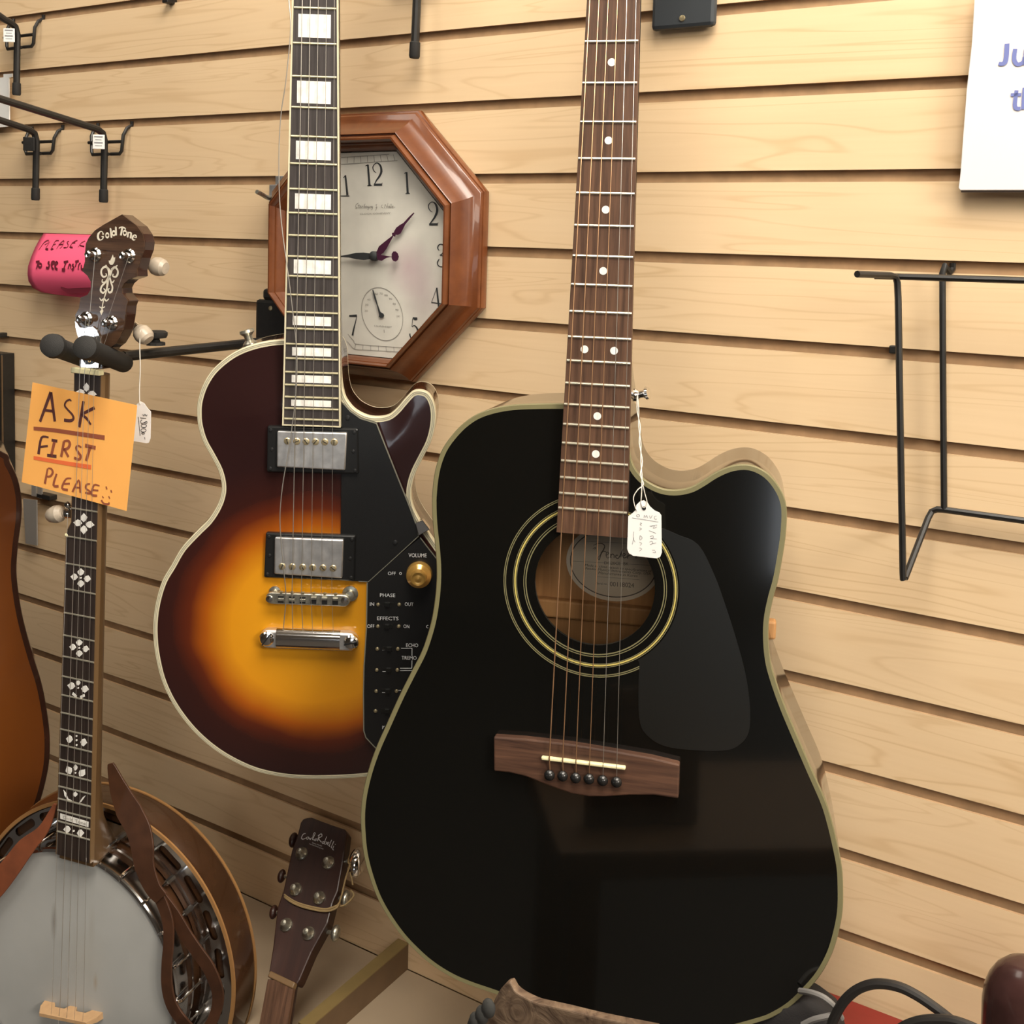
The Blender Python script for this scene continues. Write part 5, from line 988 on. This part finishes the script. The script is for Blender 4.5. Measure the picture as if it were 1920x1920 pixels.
MB().prism(HR_, -.0165, 0).build('headstock', 'robelli', rg, smooth=0, bevel=.0015)
g = MB(); zl = .0003
strokes(g, FR.px, [([(390,335),(365,342),(348,380),(365,392),(400,375)],[1,1.4,1.6,1.4,.8]), ([(418,368),(400,375),(402,392),(416,388),(420,370),(428,395)],1), ([(432,378),(437,398),(443,382),(456,380)],1), ([(456,398),(485,335),(472,332),(460,385),(472,402)],1.2), ([(492,388),(478,396),(483,408),(496,403),(490,388),(506,390)],1),
  ([(527,345),(508,412)],1.5), ([(512,358),(545,338),(552,362),(520,384),(548,422)],1.4), ([(572,415),(556,420),(560,436),(574,430),(570,415)],1.1), ([(600,365),(576,432),(592,440),(604,424),(588,418)],1.2), ([(606,440),(624,428),(614,420),(604,442),(622,454)],1), ([(650,398),(626,456),(634,464)],1.3), ([(672,412),(646,472),(654,478)],1.3), ([(672,458),(660,492),(672,500)],1.2), ([(684,440),(688,446)],1.2)], 1.2, zl, T4, n=3)
text(g, 'Since Model', FR.px, T4(455, 432), T4(552, 466), 2.4, zl); text(g, 'handcrafted guitar', FR.px, T4(428, 442), T4(570, 496), 2.2, zl)
g.build('headstock_lettering', 'white', rg, smooth=0)
for q in [(345,530),(612,622),(285,890),(520,975),(190,1245),(412,1330)]:
    c = FR.px(*T4(*q), .002); m = MB(); m.lathe(V((c.x, c.y, 0)), (0, 0, 1), [(0, 0), (.0072, 0), (.0068, .002), (.0050, .0036), (.0040, .0075), (.0030, .0090), (0, .0096)], 20); m.build('tuning_post', 'nickel', rg)
for q, m_, s in (((905, 622), 'chrome', 1.55), ((790, 985), 'nickel', .8), ((690, 1330), 'nickel', .8), ((268, 400), 'robelli', .8), ((150, 760), 'robelli', .7), ((70, 1120), 'robelli', .7)):
    c = FR.px(*T4(*q), -.010); sx_ = 1 if q[0] > 400 else -1
    m = MB(); m.tube([c - V((.016 * sx_, 0, 0)), c], .0022, 8); m.build('tuner_shaft', 'nickel', rg); MB().ball(c, .0088 * s, 10, (.70, 1.2, .9)).build('tuner_button', m_, rg)
na, nb2 = FR.px(508, 1828, .001), FR.px(552, 1849, .001); d = (nb2 - na).normalized(); MB().box((na + nb2) / 2, ((nb2 - na).length + .002, .006, .008), d, V((-d.y, d.x, 0))).build('nut', 'neckbinding', rg, bevel=.001)  # nut in dark tan, the shade on it put into the colour
# neck and body below, tilted forward from the headstock
th_ = math.radians(14); ca, sa_ = math.cos(th_), math.sin(th_)
hw = (nb2 - na).length / 2; mid = (na + nb2) / 2
def tl(x, y, z): return V((mid.x + x, mid.y + y * ca - z * sa_, y * sa_ + z * ca - .001))
rings = []
for t in [i / 8 for i in range(9)]:
    y = -.325 * t; w_ = hw * (1 + .25 * t); dd_ = .017 + .004 * t; rings.append([tl(-w_ * math.cos(math.pi * k / 12), y, -dd_ * math.sin(math.pi * k / 12) ** .8) for k in range(13)])
MB().loft(rings).build('neck', 'robelli', rg, smooth=50)
m = MB(); m.hexa([tl(a * hw * (1.0 if y == 0 else 1.3), y, z) for z in (0, .0055) for a, y in ((-1, -.42), (1, -.42), (1, 0), (-1, 0))]); m.build('fretboard', 'rose', rg, smooth=0)
P = acoustic_outline(.98); m = MB(); m.loft([[tl(p.x, p.y - .325, z) for p in P] for z in (-.1, -.001)]); m.build('body', 'robelli', rg, smooth=40)
# twine wound round its headstock
tw = thing('twine', 'tan twine wound round the red brown headstock and knotted on a tuner', 'twine', FR)
for off in (0, 22):
    L = [(165,930+off,-.004),(200,965+off,.0015),(300,1025+off,.002),(450,1070+off,.002),(590,1090+off,.002),(690,1062+off,.002),(722,1035,.0015),(735,1010,-.004)]
    MB().tube(catmull([FR.px(*T4(x, y), z) for x, y, z in L], 4), .0011, 6).build('strand', 'twine', tw)
for L in ([(725,1035,-.001),(755,930,.002),(790,780,.002),(825,670,.001),(822,610,-.003),(835,575,-.008)], [(830,560,-.006),(815,620,.001),(850,640,0),(905,600,.001)], [(830,720,-.002),(850,790,-.003),(860,850,-.005)], [(840,900,-.01),(870,960,-.01),(780,1050,-.008),(715,1060,-.004)]):
    MB().tube(catmull([FR.px(*T4(x, y), z) for x, y, z in L], 4), .0010, 6).build('strand', 'twine', tw)
# ================================================================== brown guitar cut by the left frame edge
Xg = V((.50, .866, 0)); FG = Frame(at(60, 1200, -.15), Xg, V((0, 0, 1)), Xg.cross(V((0, 0, 1))))
lg = thing('acoustic_guitar', 'amber brown acoustic guitar at the left frame edge behind the banjo', 'guitar', FG)
rt = [(2,846),(19,868),(33.5,899),(40.7,937),(40,975),(34,1023),(31,1071),(36,1119),(45,1167),(62,1229),(77,1277),(86,1320),(93,1373),(93,1421),(86,1464),(72,1512),(52,1550),(15,1590)]
RT = [FG.px(u, v, 0).xy for u, v in rt]; xc = max(p.x for p in RT) - .185
RT = [V((xc, RT[0].y + .030)), V((xc + .06, RT[0].y + .028))] + RT + [V((xc + .06, RT[-1].y - .025)), V((xc, RT[-1].y - .032))]
R_ = catmull([p.to_3d() for p in RT], 4); PG = ccw([V(p.xy) for p in R_] + [V((2 * xc - p.x, p.y)) for p in R_[1:-1]][::-1])
MT['amberburst'] = burst('amber_brown_lacquer', (xc, FG.px(40, 1300, 0).y), .26, .34, [(0, (.23, .075, .012)), (.6, (.185, .055, .010)), (.95, (.105, .030, .008)), (1.3, (.05, .016, .007))], .22)
IG = body_shell(lg, PG, 0, .10, .0065, .006, 'mahog', 'mahog')
MB().add(*domed(IG, .03, lambda q, d: .0002)).build('soundboard', 'amberburst', lg, smooth=60)
neck_y = max(p.y for p in PG)
m = MB(); m.box((xc, neck_y + .16, -.008), (.05, .36, .022)); m.build('neck', 'mahog', lg, smooth=0, bevel=.004)
# dark upright post with a lighter edge, left edge
up = thing('metal_upright', 'dark metal upright with a paler edge at the left frame edge beside the orange sign', 'upright', loc=(0, 0, 0))
pa, pb2 = at(4, 664, -.022), at(4, 905, -.022); hgt = pa.z - pb2.z; mz = (pa.z + pb2.z) / 2
m = MB(); m.box((pa.x - .022, -.0115, mz), (.040, .021, hgt)); m.build('post', 'mattblack', up, smooth=0, bevel=.001)
m = MB(); m.box((pa.x - .0006, -.0225, mz), (.0026, .0015, hgt - .004)); m.build('post_edge', 'boardside', up, smooth=0)
# ================================================================== things at the foot of the wall, right
rb = thing('red_box', 'red cardboard box standing against the wall behind the black cable', 'box', loc=(0, 0, 0))
q0, q1 = at(1552, 1862, -.06), at(1692, 1916, -.06); zt3 = (q0.z + q1.z) / 2
m = MB(); m.box(((q0.x + .06) / 2 - .012, -.078, (zt3 + SZ) / 2), (.06 - q0.x + .024, .036, zt3 - SZ)); m.build('carton', 'red', rb, smooth=0, bevel=.001)
m = MB(); m.box(((q0.x + .06) / 2 - .012, -.078, zt3 + .0004), (.06 - q0.x + .025, .037, .0010)); m.build('lid', 'red', rb, smooth=0)
bb_ = thing('cloth_bag', 'black cloth bag with grey piping half hidden behind the lower right of the black guitar', 'bag', loc=(0, 0, 0))
c0 = at(1500, 1905, -.135); m = MB(); zt4 = at(1520, 1861, -.135).z
rings = []
for t, s in ((0, .92), (.05, 1), (.75, 1), (.90, .93), (.97, .80), (1, .55)):
    z = SZ + (zt4 - SZ) * t; rings.append([V((c0.x - .008 + .046 * s * (abs(math.cos(a)) ** .6) * (1 if math.cos(a) > 0 else -1), -.135 + .026 * s * (abs(math.sin(a)) ** .6) * (1 if math.sin(a) > 0 else -1), z)) for a in [2 * math.pi * k / 28 for k in range(28)]])
m.loft(rings); m.build('bag_body', 'blackcloth', bb_, smooth=50)
for L in ([(1500,1858,-.155),(1520,1861,-.160),(1540,1868,-.162),(1555,1878,-.162),(1568,1892,-.160),(1578,1910,-.157)], [(1505,1922,-.164),(1525,1912,-.164),(1545,1907,-.163),(1562,1903,-.160)]):
    MB().tube(catmull([at(*q) for q in L], 4), .0024, 8).build('piping', 'greycord', bb_)
cb = thing('cable', 'black rubber cable looping up in front of the red box', 'cable', loc=(0, 0, 0))
yc = -.178
L = [(1548,1965),(1556,1930),(1566,1905),(1582,1878),(1605,1857),(1632,1846),(1660,1845),(1690,1852),(1720,1867),(1750,1887),(1780,1910),(1805,1932),(1830,1962)]
MB().tube(catmull([at(u, v, yc) for u, v in L], 5), .0036, 10).build('cable_loop', 'cable', cb)
L = [(1660,1955),(1690,1928),(1722,1915),(1755,1912),(1790,1915),(1830,1930),(1860,1950)]
MB().tube(catmull([at(u, v, yc - .012) for u, v in L], 5), .0036, 10).build('cable_loop', 'cable', cb)
m = MB(); lo_ = [at(1548, 1965, yc), at(1660, 1955, yc - .012), at(1830, 1962, yc), at(1860, 1950, yc - .012)]
for p in lo_: m.tube([p, V((p.x, yc, (p.z + SZ) / 2)), V((p.x + .004, -.160, SZ + .004))], .0036, 8)
m.build('cable_tail', 'cable', cb)
gc = at(1940, 1900, -.125); o = MB()
rings = []
for t in range(13):
    a = math.pi * t / 12; rr_ = .036 * math.sin(a) ** .75; z = gc.z + .040 * math.cos(a) if a < math.pi / 2 else gc.z + (SZ - gc.z) * min(1, (a - math.pi / 2) / (math.pi / 2)) ; rr_ = rr_ if a < math.pi / 2 else .036 * (1 - .3 * (a - math.pi / 2) / (math.pi / 2))
    rings.append([V((gc.x + max(rr_, .0005) * math.cos(q), gc.y + .72 * max(rr_, .0005) * math.sin(q), z)) for q in [2 * math.pi * k / 32 for k in range(32)]])
o.loft(rings); o = o.build('leather_case', 'glossbrown', None, smooth=60); tag(o, 'glossy dark brown rounded leather case cut by the lower right frame corner', 'case')
# worn tooled leather piece on a table in front
yl = -.45; tb = MB(); tz = -.885; tb.box((-.12, -.50, tz - .015), (.52, .22, .03)); 
tbl = thing('display_table', 'dark table below the frame carrying the worn leather piece', 'table', loc=(0, 0, 0)); tb.build('table_top', 'boardside', tbl, smooth=0, bevel=.002)
for sx_ in (-.35, .11):
    for sy_ in (-.59, -.41): m = MB(); m.box((sx_, sy_, (tz - .03 + FZ) / 2), (.03, .03, tz - .03 - FZ)); m.build('leg', 'boardside', tbl, smooth=0)
lt_ = thing('leather_holster', 'worn brown tooled leather piece with a pointed top corner, below the black guitar', 'leather piece', loc=(0, 0, 0))
lp2 = [(880,1930),(900,1908),(912,1897),(918,1893),(928,1872),(936,1858),(946,1846),(952,1843),(957,1844),(963,1856),(975,1866),(992,1875),(1010,1882),(1060,1893),(1100,1903),(1145,1913),(1190,1922),(1230,1930)]
pp3 = [at(u, v, yl) for u, v in lp2]; pl = [V((p.x, p.z)) for p in catmull(pp3, 2) for p in [V((p.x, p.z, p.z))]]
pl = [V((p.x, p.z)) for p in catmull(pp3, 2)]; pl = pl + [V((pl[-1].x, tz + .001)), V((pl[0].x, tz + .001))]
m = MB(); m.prism(pl, -yl - .006, -yl); o = m.build('flap', 'toolleather', lt_, smooth=0, bevel=.002); o.rotation_euler = (math.radians(90), 0, 0)
m = MB()
for i in range(9): p = at(884 + i * 4, 1924 - i * 4.2, yl - .003); m.ball(p, .0030 + .0008 * (i % 3), 6, (1, .7, 1.3))
m.build('fringe', 'fringe', lt_)
for o in [x for x in COL.objects if x.type == 'MESH' and x.name.startswith('t.')]: bpy.data.objects.remove(o)
